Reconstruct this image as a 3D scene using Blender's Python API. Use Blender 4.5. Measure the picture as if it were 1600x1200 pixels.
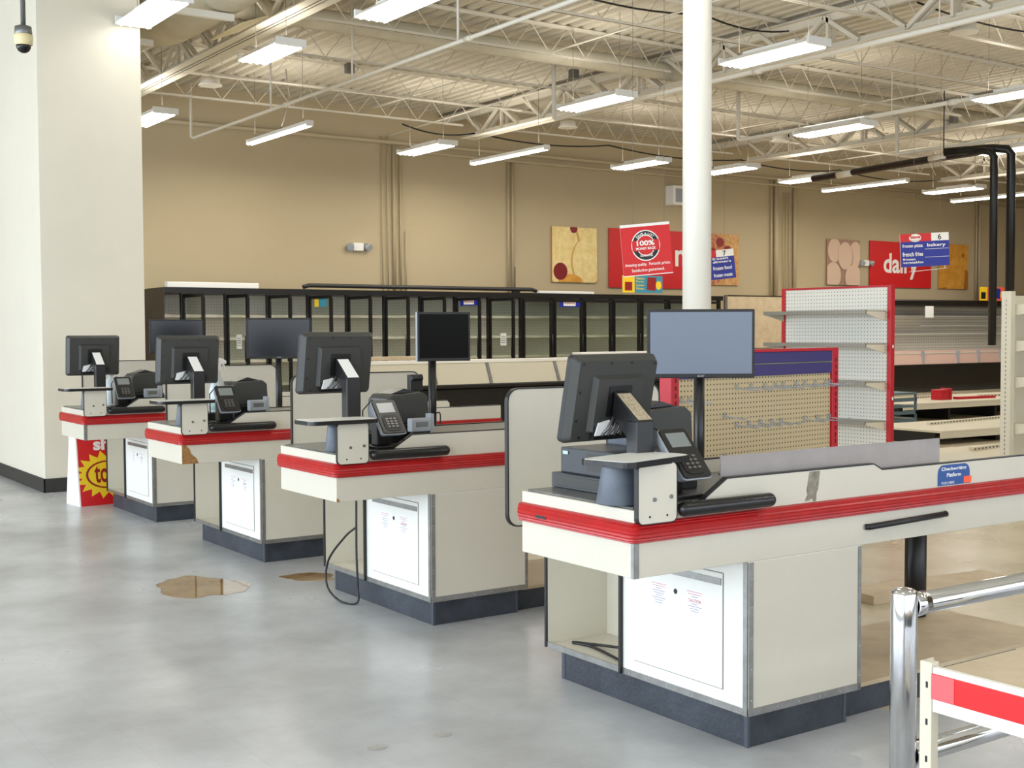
import bpy, bmesh, math, random
from mathutils import Vector, Matrix
random.seed(4)
S = bpy.context.scene
for o in list(bpy.data.objects): bpy.data.objects.remove(o)
COL = S.collection
pi = math.pi

# ------------------------------------------------------------ camera, world, exposure
YAW, PIT, ROL, FPX = math.radians(55.507), math.radians(2.437), math.radians(-0.242), 1954.3
cd = bpy.data.cameras.new('camera'); cam = bpy.data.objects.new('camera', cd); COL.objects.link(cam)
cd.sensor_width = 36; cd.lens = FPX / 1600 * 36; cd.clip_start = 0.05; cd.clip_end = 200
Fv = Vector((math.cos(YAW) * math.cos(PIT), math.sin(YAW) * math.cos(PIT), -math.sin(PIT)))
Rv = Vector((math.sin(YAW), -math.cos(YAW), 0)); Uv = Rv.cross(Fv)
R2 = math.cos(ROL) * Rv + math.sin(ROL) * Uv; U2 = -math.sin(ROL) * Rv + math.cos(ROL) * Uv
m3 = Matrix((R2, U2, -Fv)).transposed()
cam.matrix_world = Matrix.Translation((-2.6154, -3.1092, 1.4813)) @ m3.to_4x4()
S.camera = cam
S.view_settings.view_transform = 'Standard'; S.view_settings.look = 'None'
S.view_settings.gamma = 1; S.view_settings.use_curve_mapping = False
S.view_settings.exposure = 0.0
W = bpy.data.worlds.new('world'); S.world = W; W.use_nodes = True
bg = W.node_tree.nodes['Background']; bg.inputs[0].default_value = (0.78, 0.88, 1, 1); bg.inputs[1].default_value = 1.6

def area(name, loc, rot, sx, sy, power, col, parent=None, spread=pi):
    l = bpy.data.lights.new(name, 'AREA'); l.shape = 'RECTANGLE'; l.size = sx; l.size_y = sy
    l.energy = power; l.color = col; l.spread = spread
    o = bpy.data.objects.new(name, l); COL.objects.link(o); o.location = loc; o.rotation_euler = rot
    if parent: o.parent = parent
    return o
# daylight entering the two glazed shop fronts
area('daylight_front', (-7.6, 4.0, 2.2), (0, -pi / 2, 0), 3.6, 19, 1150, (0.80, 0.90, 1.0))
area('daylight_side', (3.5, -7.6, 2.2), (pi / 2, 0, 0), 20, 3.4, 330, (0.90, 0.94, 1.0))

# ------------------------------------------------------------ materials
def C(r, g, b):
    f = lambda v: ((v / 255 + .055) / 1.055) ** 2.4 if v > 10 else v / 255 / 12.92
    return (f(r), f(g), f(b), 1)
def mat(name, rgb, rough=.5, metal=0, var=0, scale=6, rgb2=None, bump=0, bscale=60, emit=0, coat=0, alpha=1, trans=0, ior=None):
    m = bpy.data.materials.new(name); m.use_nodes = True; t = m.node_tree; b = t.nodes['Principled BSDF']
    b.inputs['Base Color'].default_value = C(*rgb); b.inputs['Roughness'].default_value = rough; b.inputs['Metallic'].default_value = metal
    b.inputs['Coat Weight'].default_value = coat; b.inputs['Alpha'].default_value = alpha
    b.inputs['Transmission Weight'].default_value = trans
    if ior: b.inputs['IOR'].default_value = ior
    if emit: b.inputs['Emission Color'].default_value = C(*rgb); b.inputs['Emission Strength'].default_value = emit
    if var or rgb2 or bump:
        co = t.nodes.new('ShaderNodeTexCoord')
    if var or rgb2:
        n = t.nodes.new('ShaderNodeTexNoise'); n.inputs['Scale'].default_value = scale; n.inputs['Detail'].default_value = 6
        n.inputs['Roughness'].default_value = .65
        r = t.nodes.new('ShaderNodeValToRGB'); r.color_ramp.elements[0].position = .35; r.color_ramp.elements[1].position = .65
        c = C(*rgb); c2 = C(*rgb2) if rgb2 else tuple(v * (1 - var) for v in c[:3]) + (1,)
        r.color_ramp.elements[0].color = c2; r.color_ramp.elements[1].color = c
        t.links.new(co.outputs['Object'], n.inputs[0]); t.links.new(n.outputs[0], r.inputs[0]); t.links.new(r.outputs[0], b.inputs['Base Color'])
    if bump:
        n = t.nodes.new('ShaderNodeTexNoise'); n.inputs['Scale'].default_value = bscale; n.inputs['Detail'].default_value = 3
        bp = t.nodes.new('ShaderNodeBump'); bp.inputs['Strength'].default_value = bump; bp.inputs['Distance'].default_value = .01
        t.links.new(co.outputs['Object'], n.inputs[0]); t.links.new(n.outputs[0], bp.inputs['Height']); t.links.new(bp.outputs[0], b.inputs['Normal'])
    return m
def pegmat(name, rgb, hole, au, av, pitch=.0254, rad=.0035, rough=.5):
    """board with a square grid of round holes; au, av = object axes of the board's plane"""
    m = mat(name, rgb, rough); t = m.node_tree; b = t.nodes['Principled BSDF']; N = t.nodes.new; L = t.links.new
    co = N('ShaderNodeTexCoord'); sp = N('ShaderNodeSeparateXYZ'); L(co.outputs['Object'], sp.inputs[0])
    def cell(ax):
        d = N('ShaderNodeMath'); d.operation = 'DIVIDE'; L(sp.outputs[ax], d.inputs[0]); d.inputs[1].default_value = pitch
        f = N('ShaderNodeMath'); f.operation = 'FRACT'; L(d.outputs[0], f.inputs[0])
        s = N('ShaderNodeMath'); s.operation = 'SUBTRACT'; L(f.outputs[0], s.inputs[0]); s.inputs[1].default_value = .5
        q = N('ShaderNodeMath'); q.operation = 'MULTIPLY'; L(s.outputs[0], q.inputs[0]); L(s.outputs[0], q.inputs[1]); return q
    a, c = cell(au), cell(av)
    s = N('ShaderNodeMath'); s.operation = 'ADD'; L(a.outputs[0], s.inputs[0]); L(c.outputs[0], s.inputs[1])
    l = N('ShaderNodeMath'); l.operation = 'LESS_THAN'; L(s.outputs[0], l.inputs[0]); l.inputs[1].default_value = (rad / pitch) ** 2
    mx = N('ShaderNodeMix'); mx.data_type = 'RGBA'; L(l.outputs[0], mx.inputs[0]); mx.inputs[6].default_value = C(*rgb); mx.inputs[7].default_value = C(*hole)
    L(mx.outputs[2], b.inputs['Base Color']); return m
def floor_mat(name, a, b_, seam, rough, r0=.12):
    m = mat(name, a, rough); t = m.node_tree; b = t.nodes['Principled BSDF']; N = t.nodes.new; L = t.links.new
    co = N('ShaderNodeTexCoord')
    n = N('ShaderNodeTexNoise'); n.inputs['Scale'].default_value = .9; n.inputs['Detail'].default_value = 9; n.inputs['Roughness'].default_value = .62; L(co.outputs['Object'], n.inputs[0])
    r = N('ShaderNodeValToRGB'); r.color_ramp.elements[0].position = .36; r.color_ramp.elements[1].position = .6
    r.color_ramp.elements[0].color = C(*b_); r.color_ramp.elements[1].color = C(*a); L(n.outputs[0], r.inputs[0])
    br = N('ShaderNodeTexBrick'); br.offset = 0; br.inputs['Scale'].default_value = 1; br.inputs['Brick Width'].default_value = .305; br.inputs['Row Height'].default_value = .305
    br.inputs['Mortar Size'].default_value = .0012; br.inputs['Mortar Smooth'].default_value = .3
    br.inputs['Color1'].default_value = (1, 1, 1, 1); br.inputs['Color2'].default_value = (.965, .965, .965, 1); br.inputs['Mortar'].default_value = (seam, seam, seam, 1)
    L(co.outputs['Object'], br.inputs[0])
    mx = N('ShaderNodeMix'); mx.data_type = 'RGBA'; mx.blend_type = 'MULTIPLY'; mx.inputs[0].default_value = 1
    L(r.outputs[0], mx.inputs[6]); L(br.outputs[0], mx.inputs[7])
    # scuffs and specks
    v = N('ShaderNodeTexNoise'); v.inputs['Scale'].default_value = 7; v.inputs['Detail'].default_value = 12; v.inputs['Roughness'].default_value = .75; L(co.outputs['Object'], v.inputs[0])
    vr = N('ShaderNodeValToRGB'); vr.color_ramp.elements[0].position = .29; vr.color_ramp.elements[1].position = .36
    vr.color_ramp.elements[0].color = (.5, .47, .44, 1); vr.color_ramp.elements[1].color = (1, 1, 1, 1); L(v.outputs[0], vr.inputs[0])
    m2 = N('ShaderNodeMix'); m2.data_type = 'RGBA'; m2.blend_type = 'MULTIPLY'; m2.inputs[0].default_value = .8
    L(mx.outputs[2], m2.inputs[6]); L(vr.outputs[0], m2.inputs[7]); L(m2.outputs[2], b.inputs['Base Color'])
    rr_ = N('ShaderNodeMapRange'); rr_.inputs['To Min'].default_value = rough + .18; rr_.inputs['To Max'].default_value = rough - .06
    L(n.outputs[0], rr_.inputs[0]); L(rr_.outputs[0], b.inputs['Roughness'])
    bp = N('ShaderNodeBump'); bp.inputs['Strength'].default_value = .12; bp.inputs['Distance'].default_value = .01; L(n.outputs[0], bp.inputs['Height']); L(bp.outputs[0], b.inputs['Normal'])
    return m
M = dict(
 lam=mat('cream_laminate', (210, 204, 188), .38, var=.05, scale=2.5),
 lamw=mat('white_laminate', (238, 237, 230), .35, var=.04, scale=3),
 red=mat('red_vinyl_bumper', (182, 18, 22), .32, var=.2, scale=14),
 blk=mat('black_plastic', (24, 24, 25), .33), blkm=mat('black_matte_plastic', (36, 36, 37), .55, bump=.15, bscale=250),
 edge=mat('black_edge_band', (22, 20, 22), .4), foam=mat('black_foam', (18, 18, 19), .28, bump=.1, bscale=40),
 gray=mat('gray_plastic', (58, 62, 66), .45), dgray=mat('dark_gray_plastic', (56, 56, 53), .5),
 cup=mat('gray_cup_plastic', (104, 111, 122), .45, var=.2, scale=12), alu=mat('aluminium_trim', (158, 157, 154), .4, .85, var=.25, scale=20),
 silver=mat('silver_plastic', (165, 170, 176), .35), kick=mat('navy_kick_plate', (34, 38, 46), .5, rgb2=(58, 64, 73), scale=5, bump=.2),
 stone=mat('gray_stone_laminate', (112, 112, 108), .25, rgb2=(74, 75, 74), scale=7), belt=mat('black_belt', (30, 30, 32), .6),
 paper=mat('white_paper', (238, 238, 236), .6), ink=mat('dark_ink', (40, 38, 52), .6), ink2=mat('faded_ink', (140, 140, 168), .6), inkr2=mat('faded_red_ink', (204, 134, 150), .6), seam=mat('shadow_seam', (120, 118, 114), .6), inkr=mat('red_ink', (190, 60, 70), .6),
 tan=mat('tan_label', (196, 180, 150), .6, rgb2=(150, 138, 116), scale=90), blue=mat('blue_sticker', (28, 76, 146), .35),
 orange=mat('orange_label', (255, 98, 62), .6), chrome=mat('chrome', (225, 225, 228), .09, 1, var=.1, scale=10),
 wall=mat('beige_wall_paint', (190, 173, 140), .7, var=.05, scale=.5), wallw=mat('white_wall_paint', (222, 215, 198), .6, var=.06, scale=.8),
 wallend=mat('gray_white_wall_paint', (206, 203, 192), .6, var=.05, scale=1.2),
 steel=mat('off_white_painted_steel', (226, 219, 203), .5), deck=mat('painted_roof_deck', (212, 204, 186), .6, var=.08, scale=3),
 pipe=mat('white_painted_pipe', (232, 228, 216), .45), board=mat('baseboard_rubber', (48, 46, 46), .5, var=.3, scale=9),
 case=mat('black_case_metal', (17, 15, 14), .35), brown=mat('dark_brown_case_end', (50, 40, 32), .55),
 inner=mat('freezer_liner', (216, 210, 190), .5), wire=mat('white_wire_shelf', (214, 208, 196), .5),
 redm=mat('red_painted_metal', (188, 18, 36), .4), purple=mat('purple_panel', (62, 54, 112), .35),
 cream=mat('cream_painted_metal', (214, 206, 184), .5), shelf=mat('gray_shelf_front', (134, 130, 122), .35, .4),
 wood=mat('tan_board', (206, 188, 158), .5, rgb2=(186, 166, 136), scale=5), chip=mat('particle_board', (176, 130, 76), .8, rgb2=(126, 88, 48), scale=60),
 signred=mat('sign_red', (212, 26, 30), .45), signblue=mat('sign_blue', (24, 40, 150), .4), signnavy=mat('sign_navy', (26, 28, 96), .4),
 signw=mat('sign_white', (244, 242, 236), .45), yellow=mat('sign_yellow', (246, 206, 34), .5), teal=mat('sign_teal', (58, 142, 170), .5),
 black=mat('sign_black', (16, 16, 18), .4), maroon=mat('sign_maroon', (150, 22, 26), .5),
 ice=mat('vanilla_scoop', (248, 226, 164), .6, rgb2=(232, 202, 130), scale=7, bump=.8, bscale=14), scoopshade=mat('scoop_edge', (206, 164, 88), .6), cherry=mat('cherry', (130, 20, 30), .4),
 egg=mat('egg_shell', (222, 190, 166), .6), eggd=mat('egg_poster_shade', (168, 132, 112), .6),
 cheese=mat('cheese', (226, 164, 66), .5, rgb2=(204, 136, 40), scale=4), cheesed=mat('cheese_dark', (168, 104, 28), .5),
 crust=mat('pizza_crust', (216, 176, 118), .6, rgb2=(190, 130, 70), scale=9), sauce=mat('pizza_top', (206, 160, 110), .6, rgb2=(170, 60, 34), scale=14), pep=mat('pepperoni', (150, 34, 26), .5, rgb2=(120, 24, 20), scale=30),
 screenk=mat('dark_screen', (28, 30, 34), .18), screenx=mat('black_screen', (14, 13, 12), .35), screenb=mat('glossy_gray_screen', (104, 114, 130), .22), lcd=mat('gray_lcd', (132, 138, 136), .2),
 housing=mat('lamp_housing', (232, 232, 228), .4), wirec=mat('hanger_wire', (120, 114, 104), .5),
 tube=mat('fluorescent_tube', (255, 252, 244), .5, emit=5.5), duct=mat('duct_cream', (206, 198, 176), .7, rgb2=(190, 182, 160), scale=3, bump=.3, bscale=5),
 puddle=mat('amber_puddle', (168, 140, 98), .05, rgb2=(138, 102, 58), scale=3), tape=mat('torn_tape', (152, 146, 128), .3, rgb2=(110, 102, 84), scale=25),
 bottle=mat('translucent_bottle', (206, 214, 212), .35), mint=mat('pale_green_liquid', (176, 200, 196), .35),
 plasticb=mat('blue_gray_crate', (92, 112, 118), .5), dhinge=mat('scuffed_dark_metal', (74, 80, 88), .45, .3), peeled=mat('faded_red_strip', (226, 96, 100), .4), hinge=mat('steel_gray', (120, 120, 118), .35, .6),
 pinkg=mat('pinkish_glazing', (214, 180, 168), .2), lens=mat('black_dome', (14, 14, 16), .08), ivory=mat('ivory_plastic', (222, 206, 160), .5),
)
M['screenx'].node_tree.nodes['Principled BSDF'].inputs['Specular IOR Level'].default_value = .08
M['screenk'].node_tree.nodes['Principled BSDF'].inputs['Specular IOR Level'].default_value = .5
def clear(name, tint, fac, rough=.02):
    m = bpy.data.materials.new(name); m.use_nodes = True; t = m.node_tree; t.nodes.clear()
    o = t.nodes.new('ShaderNodeOutputMaterial'); tr = t.nodes.new('ShaderNodeBsdfTransparent'); gl = t.nodes.new('ShaderNodeBsdfGlossy'); mx = t.nodes.new('ShaderNodeMixShader')
    tr.inputs[0].default_value = C(*tint); gl.inputs['Roughness'].default_value = rough
    fr = t.nodes.new('ShaderNodeLayerWeight'); fr.inputs[0].default_value = .5
    pw = t.nodes.new('ShaderNodeMath'); pw.operation = 'POWER'; pw.inputs[1].default_value = 4
    mt = t.nodes.new('ShaderNodeMath'); mt.operation = 'MULTIPLY_ADD'; mt.inputs[1].default_value = .7; mt.inputs[2].default_value = fac
    t.links.new(fr.outputs['Facing'], pw.inputs[0]); t.links.new(pw.outputs[0], mt.inputs[0]); t.links.new(mt.outputs[0], mx.inputs[0])
    t.links.new(tr.outputs[0], mx.inputs[1]); t.links.new(gl.outputs[0], mx.inputs[2]); t.links.new(mx.outputs[0], o.inputs[0]); return m
M['glass'] = clear('clear_glass', (249, 252, 247), .05)
M['plexi'] = mat('clouded_acrylic', (176, 168, 166), .25, alpha=.72, var=.1, scale=6)

# ------------------------------------------------------------ mesh builder
class MB:
    def __init__(s): s.v = []; s.f = []; s.mi = []; s.cur = 0; s.M = None; s.sm = []
    def add(s, vs, fs, smooth=False):
        b = len(s.v)
        for p in vs:
            p = Vector(p); s.v.append(s.M @ p if s.M else p)
        for f in fs: s.f.append([b + i for i in f]); s.mi.append(s.cur); s.sm.append(smooth)
        return s
    def box(s, x0, x1, y0, y1, z0, z1):
        return s.add([(x0, y0, z0), (x1, y0, z0), (x1, y1, z0), (x0, y1, z0), (x0, y0, z1), (x1, y0, z1), (x1, y1, z1), (x0, y1, z1)],
                     [(0, 3, 2, 1), (4, 5, 6, 7), (0, 1, 5, 4), (1, 2, 6, 5), (2, 3, 7, 6), (3, 0, 4, 7)])
    def hexa(s, p):  # eight corners: bottom ring then top ring
        return s.add(p, [(0, 3, 2, 1), (4, 5, 6, 7), (0, 1, 5, 4), (1, 2, 6, 5), (2, 3, 7, 6), (3, 0, 4, 7)])
    def prism(s, poly, ax, a, b, smooth=False):
        n = len(poly); f = {'x': lambda u, v, w: (w, u, v), 'y': lambda u, v, w: (u, w, v), 'z': lambda u, v, w: (u, v, w)}[ax]
        vs = [f(u, v, a) for u, v in poly] + [f(u, v, b) for u, v in poly]
        s.add(vs, [tuple(range(n))[::-1], tuple(range(n, 2 * n))])
        b0 = len(s.v) - 2 * n
        for i in range(n):
            j = (i + 1) % n; s.f.append([b0 + i, b0 + j, b0 + n + j, b0 + n + i]); s.mi.append(s.cur); s.sm.append(smooth)
        return s
    def band(s, poly, ax, a, b, t, skip=()):
        """edging that follows a closed outline, thickness t outward"""
        n = len(poly); f = {'x': lambda u, v, w: (w, u, v), 'y': lambda u, v, w: (u, w, v), 'z': lambda u, v, w: (u, v, w)}[ax]
        A = sum(poly[i][0] * poly[(i + 1) % n][1] - poly[(i + 1) % n][0] * poly[i][1] for i in range(n)); sg = 1 if A > 0 else -1
        out = []
        for i in range(n):
            p, q, r = Vector(poly[i - 1]), Vector(poly[i]), Vector(poly[(i + 1) % n])
            d1 = (q - p).normalized(); d2 = (r - q).normalized(); n1 = Vector((d1.y, -d1.x)) * sg; n2 = Vector((d2.y, -d2.x)) * sg
            k = (n1 + n2).normalized(); out.append(q + k * (t / max(.4, k.dot(n1))))
        for i in range(n):
            if i in skip: continue
            j = (i + 1) % n; P = [poly[i], poly[j], out[j], out[i]]
            s.hexa([f(u, v, a) for u, v in P] + [f(u, v, b) for u, v in P])
        return s
    def cyl(s, p0, p1, r, seg=12, r1=None, cap=True):
        p0 = Vector(p0); p1 = Vector(p1); r1 = r if r1 is None else r1; d = (p1 - p0).normalized()
        a = d.cross(Vector((0, 0, 1)) if abs(d.z) < .9 else Vector((1, 0, 0))).normalized(); b = d.cross(a)
        vs = []
        for k, (p, q) in enumerate(((p0, r), (p1, r1))):
            vs += [p + (a * math.cos(2 * pi * i / seg) + b * math.sin(2 * pi * i / seg)) * q for i in range(seg)]
        s.add(vs, [(i, (i + 1) % seg, seg + (i + 1) % seg, seg + i) for i in range(seg)], True)
        if cap:
            b0 = len(s.v) - 2 * seg
            s.f += [[b0 + i for i in range(seg)][::-1], [b0 + seg + i for i in range(seg)]]; s.mi += [s.cur] * 2; s.sm += [False] * 2
        return s
    def tube(s, pts, r, seg=8):
        P = [Vector(p) for p in pts]; n = len(P); rings = []
        up = Vector((0, 0, 1)); d0 = (P[1] - P[0]).normalized()
        if abs(d0.z) > .9: up = Vector((1, 0, 0))
        a = d0.cross(up).normalized(); b0 = len(s.v); vs = []
        for i, p in enumerate(P):
            d = ((P[min(i + 1, n - 1)] - P[max(i - 1, 0)])).normalized()
            a = (a - d * a.dot(d)).normalized(); b = d.cross(a)
            rr = r[i] if isinstance(r, (list, tuple)) else r
            vs += [p + (a * math.cos(2 * pi * k / seg) + b * math.sin(2 * pi * k / seg)) * rr for k in range(seg)]
        fs = [(i * seg + k, i * seg + (k + 1) % seg, (i + 1) * seg + (k + 1) % seg, (i + 1) * seg + k) for i in range(n - 1) for k in range(seg)]
        s.add(vs, fs, True); s.f += [[b0 + k for k in range(seg)][::-1], [b0 + (n - 1) * seg + k for k in range(seg)]]; s.mi += [s.cur] * 2; s.sm += [False] * 2
        return s
    def lathe(s, prof, c=(0, 0, 0), seg=24):
        vs = []; 
        for r, z in prof: vs += [(c[0] + r * math.cos(2 * pi * k / seg), c[1] + r * math.sin(2 * pi * k / seg), c[2] + z) for k in range(seg)]
        n = len(prof); fs = [(i * seg + k, i * seg + (k + 1) % seg, (i + 1) * seg + (k + 1) % seg, (i + 1) * seg + k) for i in range(n - 1) for k in range(seg)]
        s.add(vs, fs, True)
        b0 = len(s.v) - n * seg
        s.f += [[b0 + k for k in range(seg)][::-1], [b0 + (n - 1) * seg + k for k in range(seg)]]; s.mi += [s.cur] * 2; s.sm += [False] * 2
        return s
    def build(s, name, mats, parent=None, bevel=0, seg=2):
        me = bpy.data.meshes.new(name); me.from_pydata([tuple(v) for v in s.v], [], s.f)
        for m_ in (mats if isinstance(mats, (list, tuple)) else [mats]): me.materials.append(M[m_] if isinstance(m_, str) else m_)
        me.polygons.foreach_set('material_index', s.mi); me.polygons.foreach_set('use_smooth', s.sm)
        bm = bmesh.new(); bm.from_mesh(me); bmesh.ops.recalc_face_normals(bm, faces=bm.faces); bm.to_mesh(me); bm.free(); me.update()
        o = bpy.data.objects.new(name, me); COL.objects.link(o)
        if parent: o.parent = parent
        if bevel:
            b = o.modifiers.new('bevel', 'BEVEL'); b.width = bevel; b.segments = seg; b.limit_method = 'ANGLE'; b.angle_limit = math.radians(40)
        return o
def rr(u0, u1, v0, v1, r, n=5, corners=(1, 1, 1, 1)):
    """rounded rectangle outline; corners: bottom-left, bottom-right, top-right, top-left"""
    out = []
    for k, (cx, cy, a) in enumerate(((u0 + r, v0 + r, pi), (u1 - r, v0 + r, 1.5 * pi), (u1 - r, v1 - r, 0), (u0 + r, v1 - r, pi / 2))):
        if corners[k]: out += [(cx + r * math.cos(a + i * pi / 2 / n), cy + r * math.sin(a + i * pi / 2 / n)) for i in range(n + 1)]
        else: out.append(((u0, v0), (u1, v0), (u1, v1), (u0, v1))[k])
    return out
def thing(name, label, cat, loc=(0, 0, 0), rotz=0, group=None):
    o = bpy.data.objects.new(name, None); COL.objects.link(o); o.empty_display_size = .1
    o.location = loc; o.rotation_euler = (0, 0, rotz); return tag(o, label, cat, group)
def tag(o, label, cat, group=None):
    o['label'] = label; o['category'] = cat
    if group: o['group'] = group
    return o
def struct(o): o['kind'] = 'structure'; return o
def children(o): return [c for c in bpy.data.objects if c.parent == o]
def dup(root, loc, rotz, label, group=None, skip=()):
    kids = {}
    for c in bpy.data.objects:
        if c.parent: kids.setdefault(c.parent.name, []).append(c)
    def cp(o, par):
        c = o.copy(); COL.objects.link(c)
        if par: c.parent = par
        for k in kids.get(o.name, []):
            if k.name.split('.')[0] not in skip: cp(k, c)
        return c
    r = cp(root, None); r.location = loc
    if rotz is not None: r.rotation_euler = (0, 0, rotz)
    r['label'] = label
    if group: r['group'] = group
    return r
def frame(o, r, u):
    o = Vector(o); r = Vector(r).normalized(); u = Vector(u).normalized(); n = r.cross(u)
    m = Matrix((r, u, n)).transposed().to_4x4(); return Matrix.Translation(o) @ m
def text(name, s, m, parent, F, x, y, h=None, w=None, depth=.0006, bold=0, align='l', arc=None, shear=0):
    """lettering lying in the plane F (x right, y up), as a mesh"""
    cu = bpy.data.curves.new(name, 'FONT'); cu.body = s; cu.offset = bold; cu.shear = shear; cu.resolution_u = 3
    t = bpy.data.objects.new('tmp', cu); me = bpy.data.meshes.new_from_object(t); bpy.data.objects.remove(t)
    X = [v.co.x for v in me.vertices]; Y = [v.co.y for v in me.vertices]; x0, x1, y0, y1 = min(X), max(X), min(Y), max(Y)
    sx = w / (x1 - x0) if w else None; sy = h / (y1 - y0) if h else None
    sx = sx or sy; sy = sy or sx; wid = (x1 - x0) * sx; offx = {'l': 0, 'c': -wid / 2, 'r': -wid}[align]
    for v in me.vertices:
        px, py = (v.co.x - x0) * sx + offx, (v.co.y - y0) * sy
        if arc:  # bend round a circle (radius, sign)
            R_, sg = arc; a = px / R_; rad = R_ + py * sg
            v.co = F @ Vector((x + rad * math.sin(a), y + sg * (rad * math.cos(a)), depth))
        else: v.co = F @ Vector((x + px, y + py, depth))
    me.materials.clear(); me.materials.append(M[m]); o = bpy.data.objects.new(name, me); COL.objects.link(o); o.parent = parent; return o
def flat(name, poly, m, parent, F, d=.0004, t=.0004):
    """thin sticker or printed patch lying on plane F"""
    b = MB(); b.M = F; b.prism(poly, 'z', d, d + t); return b.build(name, m, parent)
def disc(cx, cy, rx, ry=None, n=28): 
    ry = ry or rx; return [(cx + rx * math.cos(2 * pi * i / n), cy + ry * math.sin(2 * pi * i / n)) for i in range(n)]
rect = lambda a, b, c, d: [(a, c), (b, c), (b, d), (a, d)]

# ------------------------------------------------------------ the hall
XW0, XW1, YW0, YW1, ZD = -8.0, 31.0, -8.0, 16.7, 5.45
fm = floor_mat('vinyl_tile_floor', (193, 195, 197), (160, 161, 162), .82, .24)
ft = floor_mat('tan_polished_floor', (212, 200, 174), (186, 172, 144), .9, .2)
f = MB().box(XW0, 1.3, YW0, YW1, -.1, 0).box(1.3, XW1, YW0, 0.02, -.1, 0).build('floor', fm); struct(f)
f = MB().box(1.3, XW1, 0.02, YW1, -.1, 0).build('floor', ft); struct(f)
struct(MB().box(XW0, XW1, YW1, YW1 + .2, 0, ZD + .3).build('wall_back', 'wall'))
struct(MB().box(XW1, XW1 + .2, YW0, YW1, 0, ZD + .3).build('wall_right', 'wall'))
# shop front with open glazing bays (daylight side)
wf = MB(); wf.box(XW0 - .2, XW0, YW0, YW1, 0, .35); wf.box(XW0 - .2, XW0, YW0, YW1, 4.1, ZD + .3); wf.box(XW0 - .2, XW0, 14, YW1, .35, 4.1)
for y in range(-8, 15, 2): wf.box(XW0 - .2, XW0, y - .04, y + .04, .35, 4.1)
struct(wf.build('wall_left', 'wallw'))
wn = MB(); wn.box(XW0, XW1, YW0 - .2, YW0, 0, .35); wn.box(XW0, XW1, YW0 - .2, YW0, 4.0, ZD + .3); wn.box(16, XW1, YW0 - .2, YW0, .35, 4)
for x in range(-8, 17, 2): wn.box(x - .04, x + .04, YW0 - .2, YW0, .35, 4.0)
struct(wn.build('wall_front', 'wallw'))
# white wall block on the left
struct(MB().box(.35, 1.31, 8.85, 11.6, 0, ZD).build('wall_partition', 'wallw', bevel=.004))
bb = MB(); bb.box(.335, .35, 8.835, 11.6, 0, .13); bb.box(.335, 1.31, 8.835, 8.85, 0, .13); struct(bb.build('baseboard_left', 'board', bevel=.003))
# corrugated roof deck, flutes running along y
dk = MB(); p = .2; x = XW0; prof = []
while x < XW1:
    prof += [(x, ZD), (x + .08, ZD), (x + .105, ZD + .05), (x + .175, ZD + .05)]; x += p
vs = [(a, YW0, b) for a, b in prof] + [(a, YW1, b) for a, b in prof]; n = len(prof)
dk.add(vs, [(i, i + 1, n + i + 1, n + i) for i in range(n - 1)]); struct(dk.build('ceiling', 'deck'))

# roof girders along y and bar joists along x
GX = [-3.2, 3.2, 9.5, 16.0, 22.3]
names = ['over the entrance side', 'above the checkout lanes at left', 'ending near the wall conduits', 'passing above the dairy sign', 'farthest to the right above the dairy case']
for gi, gx in enumerate(GX):
    y1 = 15.9 if gi < 3 else 15.4
    g = thing('roof_girder', 'heavy white steel roof girder with angle webs, ' + names[gi], 'roof girder', (gx, 0, 4.9), 0, 'roof girders')
    b = MB()
    for s_ in (-1, 1):
        b.box(s_ * .003, s_ * .15, YW0, y1, 0, .014); b.box(s_ * .02, s_ * .034, YW0, y1, 0, .1)
    b.build('bottom_chord', 'steel', g)
    b = MB()
    for s_ in (-1, 1):
        b.box(s_ * .02, s_ * .12, YW0, YW1, .47, .482); b.box(s_ * .02, s_ * .032, YW0, YW1, .38, .482)
    b.build('top_chord', 'steel', g)
    y = y1 - .55; k = 0
    while y > -1:
        for (ya, za, yb, zb, w_) in ((y, .06, y + .55, .44, .05), (y, .06, y - .55, .44, .05), (y - .55, .44, y - 1.1, .06, .05), (y - .62, .06, y - .62, .44, .04)):
            w = MB()
            for s_ in (-1, 1):
                d = Vector((0, yb - ya, zb - za)).normalized(); nrm = Vector((0, -d.z, d.y)) * w_
                x0, x1 = s_ * .03, s_ * .075; A = Vector((0, ya, za)); B = Vector((0, yb, zb))
                w.hexa([tuple(q + Vector((xx, 0, 0))) for xx in (x0, x1) for q in (A - nrm * .5, B - nrm * .5, B + nrm * .5, A + nrm * .5)])
            w.build('web', 'steel', g)
        y -= 1.8 if gi else 3
JY = [15.5, 13.7, 11.9, 10.1, 8.3, 6.5, 4.7, 2.9, 1.1]
rows = ['nearest the back wall', 'second from the back wall', 'third from the back wall', 'fourth from the back wall', 'fifth from the back wall', 'sixth from the back wall', 'seventh from the back wall', 'eighth from the back wall', 'ninth from the back wall']
bays = [(-3.2, 3.2), (3.2, 9.5), (9.5, 16.0), (16.0, 22.3), (22.3, 28.6)]
bayn = ['left bay behind the wall block', 'bay above the checkout lanes', 'bay above the money-back sign', 'bay above the dairy sign', 'far right bay']
jp = {}
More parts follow.
